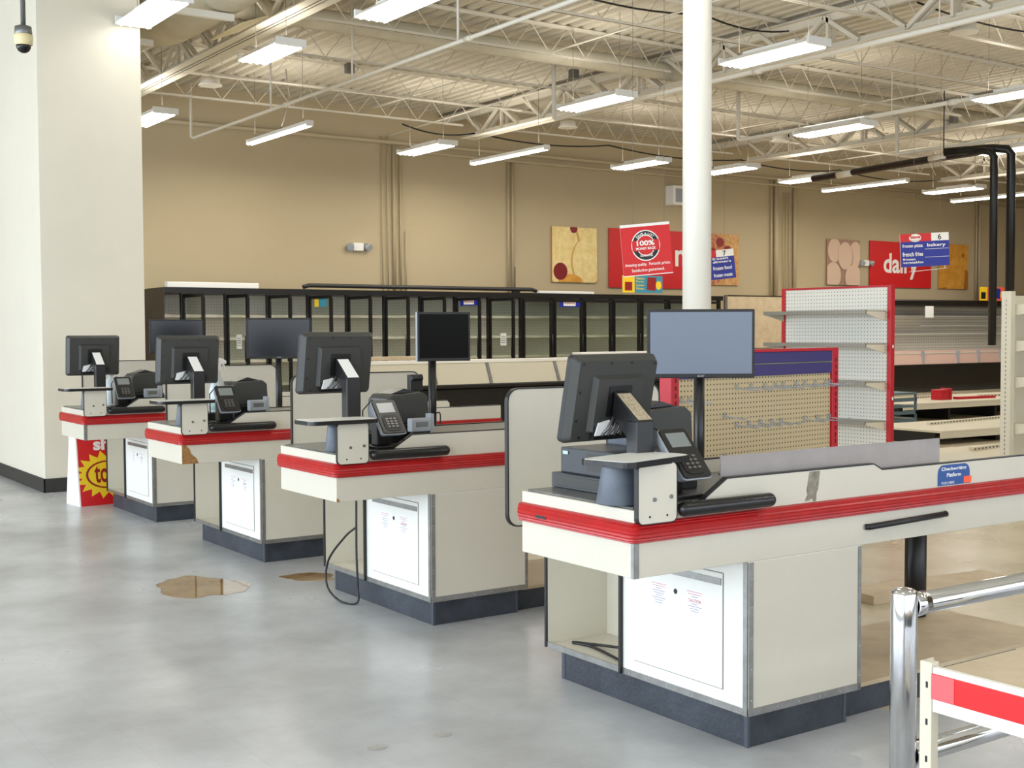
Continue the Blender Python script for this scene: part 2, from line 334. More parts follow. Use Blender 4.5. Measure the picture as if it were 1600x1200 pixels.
for bi, (a, c) in enumerate(bays):
    for ri, jy in enumerate(JY):
        if bi == 0 and ri < 1: pass
        L = round(c - a, 2); lab = 'thin open-web white roof joist %s, %s' % (rows[ri], bayn[bi])
        if L not in jp:
            j = thing('roof_joist', lab, 'roof joist', (a, jy, 5.05), 0, 'roof joists')
            b = MB()
            for s_ in (-1, 1): b.box(0, L, s_ * .008, s_ * .045, .385, .394); b.box(0, L, s_ * .008, s_ * .014, .355, .394)
            b.build('top_chord', 'steel', j)
            b = MB()
            for s_ in (-1, 1): b.box(.35, L - .35, s_ * .008, s_ * .035, 0, .006); b.box(.35, L - .35, s_ * .008, s_ * .013, 0, .032)
            b.build('bottom_chord', 'steel', j)
            b = MB(); n = int(round(L / .27)) // 2 * 2 - 1; pts = [(.1 + (L - .2) * i / n, 0, .375 if i % 2 == 0 else .02) for i in range(n + 1)]
            b.tube(pts, .0085, 6); b.build('web', 'steel', j); jp[L] = j
        else: dup(jp[L], (a, jy, 5.05), 0, lab)

# pillar
pl = MB().cyl((0, 0, 0), (0, 0, ZD - .35), .096, 40).build('pipe_column', 'pipe'); pl.location = (3.2, 3.15, 0)
tag(pl, 'tall round white steel column behind the wide gray display screen', 'column')

# pipes and hangers
def pipe(name, label, cat, pts, r, m='pipe', hang=(), hr=.006, ztop=5.4, group=None, collars=()):
    t = thing(name, label, cat, pts[0], 0, group); o = Vector(pts[0])
    MB().tube([tuple(Vector(p) - o) for p in pts], r, 14).build('pipe_run', m, t)
    for h in hang:
        b = MB(); h = Vector(h) - o; b.cyl(h, (h.x, h.y, ztop - o.z), hr, 6); b.cyl((h.x, h.y, h.z - r), (h.x, h.y, h.z + r + .05), r * .35, 8); b.build('hanger_rod', m, t)
    for c_ in collars:
        q = Vector(c_) - o; b = MB(); b.cyl(q - Vector((0, .06, 0)), q + Vector((0, .06, 0)), r * 1.35, 14); b.build('coupling', m, t)
    return t
pipe('sprinkler_pipe', 'white overhead pipe nearest the left wall block, with end riser', 'pipe', [(4.4, 15.9, 5.35), (4.4, 15.9, 4.52), (4.42, 15.85, 4.5), (4.42, -5, 4.5)], .022, hang=[(4.42, y, 4.5) for y in (12.9, 10.5, 8.1, 4.0)], hr=.014, collars=[(4.42, 12.4, 4.5), (4.42, 7.9, 4.5)], group='overhead pipes')
for x_, y_, lab in ((8.1, 11.4, 'white overhead pipe running past the top of the round column'), (11.75, 11.4, 'white overhead pipe with end riser just right of the column'), (15.2, 11.05, 'white overhead pipe with long end riser above the aisle six sign')):
    pipe('sprinkler_pipe', lab, 'pipe', [(x_, y_, 5.38), (x_, y_, 4.53), (x_, y_ - .03, 4.5), (x_, -5, 4.5)], .03, hang=[(x_, y, 4.5) for y in (8.4, 4.9, 1.6)], collars=[(x_, 7.4, 4.5)], group='overhead pipes')
pipe('roof_main_pipe', 'thick cream main pipe crossing the roof from left to right', 'pipe', [(-6, 10.6, 5.2), (30, 10.6, 5.2)], .125, 'duct', hang=[(x, 10.6, 5.2) for x in (1, 4.5, 8, 11.5, 15, 18.5)])
pipe('wall_pipe', 'long cream pipe running high along the beige back wall', 'pipe', [(1, 16.62, 4.86), (30, 16.62, 4.82)], .035, 'wall')
pipe('wall_pipe', 'second thinner cream pipe just below the long wall pipe', 'pipe', [(8.5, 16.55, 4.70), (30, 16.55, 4.66)], .022, 'wall')
for x0, x1, dx, n, lab in ((9.2, 9.2, 0, 1, 'thin conduit hanging in mid air between lamps over the ice cream poster'),):
    pass
VP = [(8.18, 4.95, 2.2, .012, 'first'), (8.29, 4.95, 2.2, .012, 'second'), (8.42, 4.82, 2.2, .03, 'thickest'), (8.55, 4.72, 2.2, .018, 'fourth'), (8.66, 3.3, 2.2, .012, 'shortest')]
for x_, z1, z0, r, w in VP:
    pipe('vertical_conduit', w + ' cream conduit in the wall cluster right of the left emergency light', 'conduit', [(x_, 16.66, z0), (x_, 16.66, z1)], r, 'wall', group='wall conduits left')
for x_, z1, r, w in ((10.9, 4.7, .02, 'left'), (11.0, 4.7, .026, 'right')):
    pipe('vertical_conduit', w + ' cream conduit of the pair just left of the ice cream poster', 'conduit', [(x_, 16.66, 2.2), (x_, 16.66, z1)], r, 'wall', group='wall conduits middle')
for x_, z1, r, w in ((17.97, 4.8, .02, 'leftmost dark-edged'), (18.12, 4.8, .05, 'widest flat'), (18.36, 4.55, .012, 'thin third'), (18.45, 4.55, .012, 'thin fourth'), (18.55, 4.55, .014, 'thin fifth'), (18.72, 4.8, .045, 'wide rightmost')):
    pipe('vertical_conduit', w + ' conduit in the wall cluster between pizza and egg posters', 'conduit', [(x_, 16.64, 2.2), (x_, 16.64, z1)], r, 'wall', group='wall conduits right')
for x_, r, w in ((25.4, .02, 'left'), (25.52, .03, 'right')):
    pipe('vertical_conduit', w + ' conduit of the pair right of the cheese poster', 'conduit', [(x_, 16.64, 2.2), (x_, 16.64, 4.9)], r, 'wall', group='wall conduits far right')
# drooping black cables along the joist near the wall and loose conduits
def cable(name, label, pts, r, m='black', cat='cable', sag=0, group=None):
    P = []
    V = [Vector(q) for q in pts]
    for i in range(len(pts) - 1):
        a, b = V[i], V[i + 1]; a0 = V[max(i - 1, 0)]; b1 = V[min(i + 2, len(V) - 1)]
        for k in range(9):
            t = k / 9; q = a.lerp(b, t)
            if not sag: q = .5 * (2 * a + (b - a0) * t + (2 * a0 - 5 * a + 4 * b - b1) * t * t + (3 * a - a0 - 3 * b + b1) * t ** 3)
            q.z -= sag * 4 * t * (1 - t); P.append(q)
    P.append(Vector(pts[-1])); o = P[0].copy(); b = MB().tube([tuple(q - o) for q in P], r, 6).build(name, m); b.location = o
    return tag(b, label, cat, group)
cable('roof_cable', 'black cable sagging along the back wall joist between the two middle girders', [(8, 15.6, 5.0), (9.5, 15.6, 4.98), (12.5, 15.6, 5.0), (16, 15.6, 4.98)], .014, sag=.1)
cable('roof_cable', 'black cable sagging along the back wall joist toward the far right', [(16, 15.6, 4.98), (19, 15.6, 4.98), (22.3, 15.6, 4.96)], .014, sag=.1)
cable('roof_cable', 'black cable drooping under the roof deck behind the column top', [(5.6, 8.2, 5.3), (8, 8.2, 5.3), (9.5, 8.2, 5.3)], .012, sag=.08)
cable('roof_cable', 'black cable drooping under the deck right of the column', [(9.7, 6.4, 5.3), (12.6, 6.4, 5.3), (15.9, 6.4, 5.3)], .012, sag=.08)
cable('roof_cable', 'thin cord looping down to the double strip lamp at left', [(5.1, 13.9, 5.3), (5.25, 14.1, 4.95), (5.1, 14.15, 4.45)], .008, sag=.05, m='wirec')
cable('roof_conduit', 'thin cream conduit slanting from wall pipes up to a junction box', [(8.3, 16.6, 4.95), (8.4, 16.3, 5.0), (8.2, 12.0, 5.02), (8.4, 11.4, 5.3)], .012, m='steel', cat='conduit')
cable('roof_conduit', 'thin cream conduit crossing below the joists behind the column', [(7.4, 16.2, 5.2), (7.4, -2, 5.2)], .014, m='steel', cat='conduit')
cable('roof_conduit', 'thin cream conduit crossing below the joists above the aisle six sign', [(13.6, 14.8, 5.1), (13.6, -2, 5.1)], .014, m='steel', cat='conduit')
cable('roof_conduit', 'thin cream conduit crossing below the joists at far right', [(18.4, 15.4, 5.1), (18.4, 0, 5.1)], .014, m='steel', cat='conduit')
for x_, y_, z_, lab in ((8.42, 11.35, 5.1, 'small gray junction box under the roof deck in the centre'), (15.6, 10.2, 4.95, 'small gray junction box near the tall pipe riser'), (6.0, 13.64, 5.3, 'small gray conduit box on the second joist from the back wall')):
    b = MB().box(-.06, .06, -.05, .05, 0, .13).build('junction_box', 'hinge', bevel=.004); b.location = (x_, y_, z_); tag(b, lab, 'junction box')
# black insulated lines for the dairy case
t = thing('refrigeration_line', 'pair of thick black insulated pipes dropping from the roof at right', 'pipe', (14.95, 8.97, 1.22))
MB().tube([(0, 0, 0), (0, 0, 2.98), (-.03, .05, 3.06), (-.05, .16, 3.09), (.62, 4.3, 3.11)], .062, 12).build('pipe_run', 'black', t)
MB().tube([(.23, -.15, -.05), (.23, -.15, 3.02), (.2, -.1, 3.1), (.1, .1, 3.13), (-.17, .8, 3.13)], .07, 12).build('pipe_run', 'black', t)
for yy in (.9, 3.2): MB().cyl((-.05 + .67 * (yy - .16) / 4.14, yy, 3.1), (-.05 + .67 * (yy + .24) / 4.14, yy + .4, 3.1), .066, 12).build('white_sleeve', 'steel', t)
MB().cyl((.08, 1.0, 3.1), (.08, 1.0, 4.2), .01, 6).build('hanger_rod', 'black', t)

# fluorescent lamps
def lamp(kind, x, y0, y1, label, z=4.4, dim=1):
    L = abs(y1 - y0); t = thing('ceiling_lamp', label, 'lamp', (x, (y0 + y1) / 2, z), 0, 'hanging fluorescent lamps')
    w = .17 if kind == 'bay' else .055; h = L / 2; b = MB()
    if kind == 'bay':
        b.hexa([(-w, -h, 0), (w, -h, 0), (w, h, 0), (-w, h, 0), (-w + .06, -h, .05), (w - .06, -h, .05), (w - .06, h, .05), (-w + .06, h, .05)])
        b.box(-.07, .07, -h * .6, h * .6, .05, .09); b.box(-w, w, -h - .03, -h, -.02, .06); b.box(-w, w, h, h + .03, -.02, .06); xs = [-.125, -.042, .042, .125]
    else: b.box(-.04, .04, -h, h, 0, .05); b.box(-w, w, -h - .01, -h + .01, -.03, .05); b.box(-w, w, h - .01, h + .01, -.03, .05); xs = [-.028, .028]
    b.build('housing', 'housing', t)
    n = 1 if kind == 'bay' else 2
    for xx in xs:
        for k in range(n):
            a = -h + .02 + k * L / n; c = a + L / n - .04
            b = MB(); b.cyl((xx, a, -.018), (xx, c, -.018), .0165 if kind == 'bay' else .02, 10); b.build('tube', 'tube', t)
    if kind == 'bay':
        b = MB()
        for xx in (-.0835, 0, .0835): b.box(xx - .011, xx + .011, -h + .02, h - .02, -.004, -.0005)
        b.build('tube_gap_shade', 'hinge', t)  # dark strips standing in for shade in the gaps between tubes
    for yy in (-h * .8, h * .8): MB().cyl((0, yy, .05), (0, yy, ZD - z), .003, 5).build('hanger_wire', 'wirec', t)
    area('lamp_light', (0, 0, -.05), (0, 0, 0), .3, L, 24 * L * dim, (1, .955, .87), t, math.radians(175))
    area('deck_fill_light', (0, 0, .11), (pi, 0, 0), .3, L * .9, (7 if kind == 'bay' else 6) * L * dim, (1, .96, .88), t)  # upward fill added to brighten the roof deck
    return t
LL = [('bay', 3.0, 9.15, 10.15, 'four-tube hanging lamp in front of the left roof girder', 4.5), ('strip', 5.09, 13.1, 15.25, 'double-length strip lamp near the beige wall at left', 4.4),
 ('bay', 7.7, 13.65, 14.95, 'hanging lamp near the beige wall left of the pipes', 4.4), ('strip', 9.25, 13.15, 15.35, 'double-length strip lamp under the end of the middle girder', 4.4),
 ('bay', 7.44, 9.0, 10.2, 'four-tube hanging lamp left of the column over the red money-back sign', 4.4), ('bay', 11.83, 13.28, 14.5, 'small hanging lamp near the wall above the ice cream poster', 4.4),
 ('bay', 7.28, 5.75, 7.0, 'large bright hanging lamp just right of the column top', 4.4), ('bay', 11.74, 8.8, 10.06, 'hanging lamp right of the column, middle height', 4.4),
 ('bay', 15.98, 13.1, 14.38, 'hanging lamp above the egg poster beside the black pipe', 4.4), ('strip', 17.8, 12.85, 15.0, 'double-length strip lamp above the dairy sign', 4.4),
 ('bay', 20.05, 12.79, 14.08, 'hanging lamp above the cheese poster', 4.4), ('bay', 13.7, 13.0, 14.16, 'hanging lamp immediately right of the column near the wall', 4.4),
 ('bay', 3.0, 6.3, 7.35, 'four-tube lamp cut by the top edge left of the column', 4.4), ('bay', 11.48, 5.6, 6.8, 'hanging lamp cut by the right edge, upper one', 4.4),
 ('bay', 15.75, 8.6, 9.8, 'hanging lamp at the right edge above the black pipes', 4.4), ('bay', 1.235, 7.7, 8.8, 'strip-bright lamp beside the cream air duct at top left', 4.4),
 ('bay', 3.09, 13.3, 14.5, 'hanging lamp half hidden by the white wall block', 4.4), ('strip', 22.0, 12.6, 14.9, 'double-length strip lamp behind the black pipes at far right', 4.4),
 ('bay', 8.2, 1.6, 2.8, 'lamp above the right side of the hall near the camera', 4.4), ('bay', 7.3, 2.2, 3.4, 'bright lamp cut by the top right corner', 4.4)]
for k_, x_, a_, b_, lab, z_ in LL[:18] + LL[19:]: lamp(k_, x_, a_, b_, lab, z_, .12 if x_ < 2 else (.75 if a_ < 3 else 1))
for x_ in (-2.0, 2.5):  # unseen lamps added to light the near lanes
    for y_ in (-2.5, 2.0): lamp('bay', x_, y_, y_ + 1.2, 'added lamp outside the view lighting the %s side of the lanes, %s row' % ('entrance' if x_ < 0 else 'belt', 'near' if y_ < 0 else 'second'), 4.6, .45)
for i_, (x_, y_) in enumerate(((16, 4.6), (20.2, 8.7), (20.2, 4.6), (24.3, 8.7), (24.6, 13.0), (12, 1.6), (16, 1.2), (6.0, -2.6))):  # more unseen lamps, added to brighten the dark right rear
    lamp('bay', x_, y_, y_ + 1.2, 'added lamp beyond the right edge of the view, number %s from the column' % ('one', 'two', 'three', 'four', 'five', 'six', 'seven', 'eight')[i_], 4.4)
# round ceiling speakers
for x_, y_, z_, lab in ((4.05, 14.16, 5.0, 'round white hanging speaker near the left girder'), (10.57, 14.34, 5.0, 'round white hanging speaker above the ice cream poster'), (10.3, 6.2, 5.0, 'round white hanging speaker at top right'), (14.6, 13.2, 4.95, 'round white hanging speaker right of the column near the wall')):
    b = MB().lathe([(.13, .1), (.14, .03), (.17, .0), (.165, -.012)], seg=28); b.cyl((0, 0, .1), (0, 0, ZD - z_), .006, 6)
    o = b.build('ceiling_speaker', 'ivory' if x_ < 0 else 'pipe'); o.location = (x_, y_, z_); tag(o, lab, 'speaker', 'round ceiling speakers')
# air duct at top left
t = thing('air_duct', 'big round cream air duct at top left with a flap diffuser', 'duct', (2.0, 10.6, 4.98))
MB().cyl((0, -6, 0), (0, 5.5, 0), .29, 36).build('duct_body', 'duct', t)
MB().lathe([(.29, 0), (.38, .15), (.42, .45), (.43, 1.5), (.42, 3.2), (.3, 3.4)], seg=36).build('duct_bulge', 'duct', t).rotation_euler = (pi / 2, 0, 0)
b = MB(); b.M = Matrix.Translation((.08, -.6, -.12)); b.hexa([(.2, -1.3, -.34), (.5, -1.25, -.22), (.5, -.5, -.22), (.2, -.45, -.34), (.2, -1.3, -.32), (.5, -1.25, -.2), (.5, -.5, -.2), (.2, -.45, -.32)]); b.build('diffuser_flap', 'ivory', t)
for yy, x1 in ((-2.12, .1), (-.65, -.2)): MB().box(-.62, x1, yy - .03, yy + .03, -.5, -.44).build('support_strut', 'pipe', t)
# security camera on a pole
t = thing('security_camera', 'dome security camera with black lens on a ceiling pole at top left', 'camera', (-.478, 5.845, 3.437))
MB().cyl((0, 0, .1), (0, 0, ZD - 3.437), .017, 12).build('pole', 'hinge', t)
MB().lathe([(.03, .13), (.055, .12), (.058, .07), (.05, .06)]).build('mount_collar', 'hinge', t)
MB().lathe([(.055, .07), (.062, .06), (.058, 0), (.052, -.005)]).build('housing', 'ivory', t)
MB().lathe([(.05, 0), (.047, -.02), (.036, -.042), (.018, -.054), (.002, -.057)]).build('lens_dome', 'lens', t)
# emergency lamps and wall speaker
for x_, z_, lab in ((7.69, 2.97, 'two-headed emergency light on the beige wall left of the pipes'), (21.16, 3.05, 'two-headed emergency light between egg poster and dairy sign')):
    t = thing('emergency_light', lab, 'emergency light', (x_, 16.7, z_), 0, 'emergency lights')
    MB().box(-.1, .1, -.07, 0, -.07, .07).build('housing', 'signw', t, .01)
    for s_ in (-1, 1): MB().cyl((s_ * .15, -.03, .02), (s_ * .19, -.12, -.02), .055, 14, .065).build('lamp_head', 'silver', t)
t = thing('wall_speaker', 'white box speaker on the wall just left of the column', 'speaker', (15.1, 16.7, 4.08)); MB().box(-.2, .2, -.25, 0, 0, .4).build('cabinet', 'signw', t, .01); MB().box(-.14, .14, -.256, -.25, .06, .34).build('grille', 'silver', t)

# ------------------------------------------------------------ wall pictures and signs
YP = 16.68
def picture(name, label, x0, x1, z0, z1, bgm):
    t = thing(name, label, 'picture', (x0, YP - .02, z0)); w, h = x1 - x0, z1 - z0
    MB().box(0, w, 0, .02, 0, h).build('panel', bgm, t); return t, w, h, frame((0, 0, 0), (1, 0, 0), (0, 0, 1))
def clip(poly, w, h):
    """keep a printed shape inside its panel"""
    for ax, lim, sg in ((0, 0, 1), (0, w, -1), (1, 0, 1), (1, h, -1)):
        out = []; n = len(poly)
        for i in range(n):
            a, b = poly[i - 1], poly[i]; ia = (a[ax] - lim) * sg >= 0; ib = (b[ax] - lim) * sg >= 0
            if ia != ib:
                tt = (lim - a[ax]) / (b[ax] - a[ax]); out.append((a[0] + tt * (b[0] - a[0]), a[1] + tt * (b[1] - a[1])))
            if ib: out.append(b)
        poly = out
        if not poly: return poly
    return poly
def prints(t, F, w, h, items):
    for i, (nm, poly, m) in enumerate(items):
        poly = clip(poly, w, h)
        if len(poly) > 2: flat(nm, poly, m, t, F, .001 + i * .0012, .0008)
t, w, h, F = picture('ice_cream_poster', 'square poster of vanilla ice cream scoops with a cherry on the beige wall', 11.93, 13.045, 2.435, 3.52, 'cheese')
prints(t, F, w, h, [('scoop', disc(.93, 1.0, .42, .34), 'ice'), ('shade', disc(.29, .57, .42, .72), 'scoopshade'), ('scoop', disc(.25, .6, .4, .72), 'ice'), ('shade', disc(.84, .4, .38, .49), 'scoopshade'), ('scoop', disc(.87, .42, .37, .48), 'ice'), ('shade', disc(.45, .0, .3, .16), 'cheese'), ('cherry', disc(.2, .21, .17), 'cherry'), ('cherry', disc(.53, 1.06, .09), 'cherry')])
t, w, h, F = picture('pizza_poster', 'pepperoni pizza poster partly hidden by the column and aisle seven sign', 15.7, 16.99, 2.45, 3.55, 'crust')
prints(t, F, w, h, [('crust', disc(.4, .45, .8, .75), 'crust'), ('topping', disc(.3, .55, .7, .6), 'sauce')] + [('pepperoni', disc(a, b, .12, .1), 'pep') for a, b in ((.35, .95), (.72, .92), (.5, .7), (.95, .75), (.15, .62), (.3, .4), (.8, .5))])
t, w, h, F = picture('egg_poster', 'poster of pale brown eggs on the beige wall', 19.815, 20.95, 2.52, 3.575, 'eggd')
prints(t, F, w, h, [x for a in ((.25, .8, .22, .28), (.98, .72, .22, .3), (.62, .68, .25, .32), (.2, .22, .27, .3), (.9, .17, .29, .3)) for x in (('shade', disc(a[0] + .012, a[1] - .02, a[2] + .012, a[3] + .014), 'eggd'), ('egg', disc(*a), 'egg'))])
t, w, h, F = picture('cheese_poster', 'poster of orange cheese blocks right of the dairy sign', 23.92, 25.09, 2.49, 3.61, 'cheese')
prints(t, F, w, h, [('gap', [(.1, 0), (.2, .5), (.35, .45), (.3, 0)], 'cheesed'), ('block', [(0, 0), (.1, .7), (.75, .8), (.65, .1)], 'cheese'), ('block', [(.4, 0), (.35, .42), (.95, .44), (1, 0)], 'cheese'), ('gap', [(1.0, 0), (1.05, .5), (1.17, .45), (1.17, 0)], 'cheesed'), ('hole', disc(.95, .85, .06), 'cheesed')])
t = thing('frozen_sign', 'large red wall sign with white lettering behind the money-back sign', 'sign', (13.36, YP - .02, 2.35)); MB().box(0, 2.3, 0, .02, 0, 1.2).build('panel', 'signred', t)
text('lettering', 'n', 'signw', t, frame((0, 0, 0), (1, 0, 0), (0, 0, 1)), 1.78, .47, h=.34, bold=.02)
t = thing('dairy_sign', 'red wall sign reading dairy in white, between eggs and cheese', 'sign', (21.31, YP - .02, 2.49)); MB().box(0, 2.3, 0, .02, 0, 1.1).build('panel', 'signred', t)
text('lettering', 'dairy', 'signw', t, frame((0, 0, 0), (1, 0, 0), (0, 0, 1)), .5, .2, w=1.3, h=.62, bold=.025)

def hang_sign(name, label, p0, p1, h, cat='sign', wires=(.25, .85), top=5.4):
    p0, p1 = Vector(p0), Vector(p1); d = p1 - p0; w = d.length; a = math.atan2(d.y, d.x)
    t = thing(name, label, cat, p0, a); tilt = math.asin(d.z / w); t.rotation_euler = (0, -tilt, a)
    MB().box(0, w, 0, .012, 0, h).build('panel', 'signw', t)
    b = MB()
    for q in wires: b.cyl((w * q, .006, h), (w * q + math.sin(tilt) * (top - p0.z - h), .006, top - p0.z), .0022, 5)
    b.build('hanger_wires', 'wirec', t); return t, w, frame((0, 0, 0), (1, 0, 0), (0, 0, 1))
t, w, F = hang_sign('money_back_sign', 'hanging red sign reading 100% money back guarantee', (5.088, 6.197, 1.99), (5.479, 5.93, 2.03), .495, wires=(.27, .9))
flat('red_field', rect(0, w, .008, .468), 'signred', t, F)
flat('badge_rim', disc(w * .49, .285, .138, .148, 40), 'signw', t, F, .001); flat('badge', disc(w * .49, .285, .128, .138, 40), 'black', t, F, .0016)
flat('badge_ring', disc(w * .49, .285, .09, .1, 40), 'signw', t, F, .0022); flat('badge_center', disc(w * .49, .285, .083, .093, 40), 'signred', t, F, .0028)
flat('badge_band', rect(w * .49 - .13, w * .49 + .13, .235, .335), 'signred', t, F, .0034)
text('lettering', '100%', 'signw', t, F, w * .49, .283, h=.05, w=.17, bold=.03, align='c', depth=.005)
text('lettering', 'MONEY BACK', 'signw', t, F, w * .49, .245, h=.024, w=.19, bold=.03, align='c', depth=.005)
text('lettering', 'SAVE-A-LOT', 'signw', t, F, w * .49, .285, h=.026, w=.16, bold=.02, align='c', depth=.003, arc=(.098, 1))
text('lettering', 'GUARANTEE', 'signw', t, F, w * .49, .178, h=.022, w=.12, bold=.02, align='c', depth=.005)
text('lettering', 'Amazing quality.  Fantastic prices.', 'signw', t, F, w * .5, .085, h=.038, w=w * .92, bold=.01, align='c', depth=.002)
text('lettering', 'Satisfaction guaranteed.', 'signw', t, F, w * .5, .03, h=.038, w=w * .66, bold=.01, align='c', depth=.002)
def aisle(label, p0, p1, h, num, left, right):
    t, w, F = hang_sign('aisle_sign', label, p0, p1, h, wires=(.28, .82)); t['group'] = 'hanging aisle signs'
    flat('red_field', rect(0, w * .64, h * .76, h), 'signred', t, F); flat('blue_field', rect(0, w, .0, h * .76), 'signblue', t, F)
    flat('badge', disc(w * .31, h * .87, w * .125, h * .12), 'signw', t, F, .001)
    text('lettering', 'Save', 'signred', t, F, w * .31, h * .85, h=h * .1, w=w * .22, bold=.04, align='c', depth=.003)
    text('lettering', 'food stores', 'black', t, F, w * .31, h * .785, h=h * .03, w=w * .18, align='c', depth=.003)
    text('lettering', num, 'black', t, F, w * .81, h * .79, h=h * .17, bold=.02, align='c', depth=.002)
    for k, s_ in enumerate(left):
        text('lettering', s_, 'signw', t, F, w * .25, h * (.56 - .24 * k), h=h * (.19 if '\n' in s_ else .13), w=w * .42, bold=.02, align='c', depth=.002)
    for k, s_ in enumerate(right):
        if s_: text('lettering', s_, 'signw', t, F, w * .74, h * (.56 - .24 * k), h=h * (.19 if '\n' in s_ else .13), w=w * .38, bold=.02, align='c', depth=.002)
    for k in (1, 2): flat('divider_line', rect(w * (.5 if right[1] == '' else 0), w, h * (.76 - .245 * k), h * (.77 - .245 * k)), 'signw' if right[1] == '' else 'signnavy', t, F, .001)
    return t, w, F
t, w, F = aisle('hanging aisle sign number 6 listing frozen pizza and bakery', (12.23, 8.596, 2.367), (12.807, 8.2, 2.40), .475, '6', ['frozen pizza', 'french fries', 'frozen\nvegetables'], ['bakery', '', ''])
MB().cyl((.12, .0, -.07), (.66, 0, -.04), .004, 6).cyl((.15, 0, 0), (.15, 0, -.07), .004, 6).cyl((.63, 0, 0), (.63, 0, -.04), .004, 6).build('lower_bracket', 'signw', t)
aisle('hanging aisle sign number 7 listing frozen dinners beside the column', (11.75, 12.58, 2.27), (12.43, 12.12, 2.36), .49, '7', ['ice cream', 'dairy', 'milk'], ['frozen\ndinners', 'frozen food', 'frozen meats'])
# advert boards standing on the cases
def advert(label, loc, w, h, yel, other, t2):
    t = thing('advert_board', label, 'sign', loc); MB().box(0, w, 0, .01, 0, h).build('panel', other, t); F = frame((0, 0, 0), (1, 0, 0), (0, 0, 1))
    flat('yellow_field', rect(0, w * .3, 0, h), yel, t, F); flat('package', rect(w * .06, w * .24, h * .12, h * .62), 'maroon' if other == 'teal' else 'black', t, F, .001)
    flat('package', [(w * .6, h * .18), (w * .82, h * .12), (w * .84, h * .9), (w * .62, h * .92)], 'maroon' if other == 'teal' else 'signblue', t, F, .001)
    flat('sun_spot', disc(w * .9, h * .45, w * .07, h * .26), 'yellow', t, F, .0016)
    for k, s_ in enumerate(t2): text('lettering', s_, 'yellow' if other == 'teal' else 'signw', t, F, w * .34, h * (.78 - .2 * k), h=h * .13, w=w * .2, bold=.02, depth=.002)
    return t
advert('yellow and teal advert board on top of the freezer doors left of the column', (12.79, 15.55, 2.21), 1.02, .33, 'yellow', 'teal', ['Game', 'Party.', 'Low', 'Prices.'])
advert('yellow and orange advert board on top of the dairy case behind black pipes', (24.0, 15.55, 2.17), 1.0, .33, 'yellow', 'orange', ['', '', ''][:0])

# ------------------------------------------------------------ freezer doors along the back
YF = 15.6; PX = .705; NX0 = 4.14
t = thing('glass_door_freezer', 'long black upright freezer line with glass doors along the beige wall', 'freezer', (3.8, YF, 0))
Lf = 13.5 - 1.8
MB().box(0, .03, .0, .85, 0, 2.16).build('end_panel', 'brown', t)
MB().box(.03, Lf, 0, .85, 2.08, 2.17).build('header', 'case', t)
MB().box(.03, Lf, 0, .85, 0, .3).build('base', 'case', t)
MB().box(.03, Lf, .8, .85, .3, 2.08).build('back_liner', pegmat('freezer_back_liner', (242, 237, 222), (196, 188, 172), 0, 2, .05, .008), t)
NB = 16
for k in range(NB + 1):
    MB().box(NX0 - 3.8 + k * PX - .055, NX0 - 3.8 + k * PX, -.01, .06, .3, 2.08).build('door_post', 'case', t)
for z_ in (.62, 1.0, 1.36, 1.72):
    b = MB(); b.box(.05, Lf - .02, .22, .78, z_, z_ + .012); b.box(.05, Lf - .02, .205, .22, z_ - .01, z_ + .035); b.build('wire_shelf', 'wire', t)
for k in range(0, NB):
    b = MB(); b.box(NX0 - 3.8 + k * PX + .015, NX0 - 3.8 + k * PX + .035, .02, .05, .35, 2.0); b.build('door_light_strip', 'silver', t)
dw, dh = .64, 1.74
def fdoor(k, ang, extra=None):
    lx = NX0 - 3.8 + k * PX + .0; d = bpy.data.objects.new('door', None); COL.objects.link(d); d.parent = t; d.location = (lx, -.012, .32); d.rotation_euler = (0, 0, -ang)
    b = MB(); s_ = .028
    b.box(0, dw, -.03, 0, 0, .05); b.box(0, dw, -.03, 0, dh - .05, dh); b.box(0, s_, -.03, 0, .05, dh - .05); b.box(dw - .045, dw, -.035, .01, .05, dh - .05)
    b.build('door_frame', 'case', d); MB().box(s_, dw - .045, -.018, -.012, .05, dh - .05).build('glass_pane', 'glass', d)
    MB().cyl((dw - .02, -.06, .7), (dw - .02, -.06, 1.1), .01, 8).build('handle', 'case', d)
    return d
for k in range(NB):
    o_ = k < 9
    d = fdoor(k, math.radians(83 if o_ else 0))
    if k == 8 or k == 1:
        text_o = MB().box(.28, .44, -.02, -.019, .9, 1.12).build('paper_notice', 'paper', d)
        for q in range(4): MB().box(.3, .42, -.0205, -.02, .95 + q * .035, .958 + q * .035).build('print_line', 'ink', d)
    if k in (7, 10):
        MB().box(.1, .6, -.021, -.019, 1.6, 1.73).build('header_sticker', 'signblue', d); MB().box(.2, .48, -.0225, -.021, 1.62, 1.72).build('header_sticker', 'signw', d)
        MB().tube([(.22 + .012 * q, -.024, 1.67 + .018 * math.sin(q * 1.9)) for q in range(21)], .005, 5).build('script_logo', 'maroon', d)
    if k == 3:
        MB().box(.15, .5, -.021, -.019, 1.56, 1.7).build('header_sticker', 'teal', d); MB().box(.15, .27, -.0225, -.021, 1.56, 1.7).build('header_sticker', 'yellow', d)
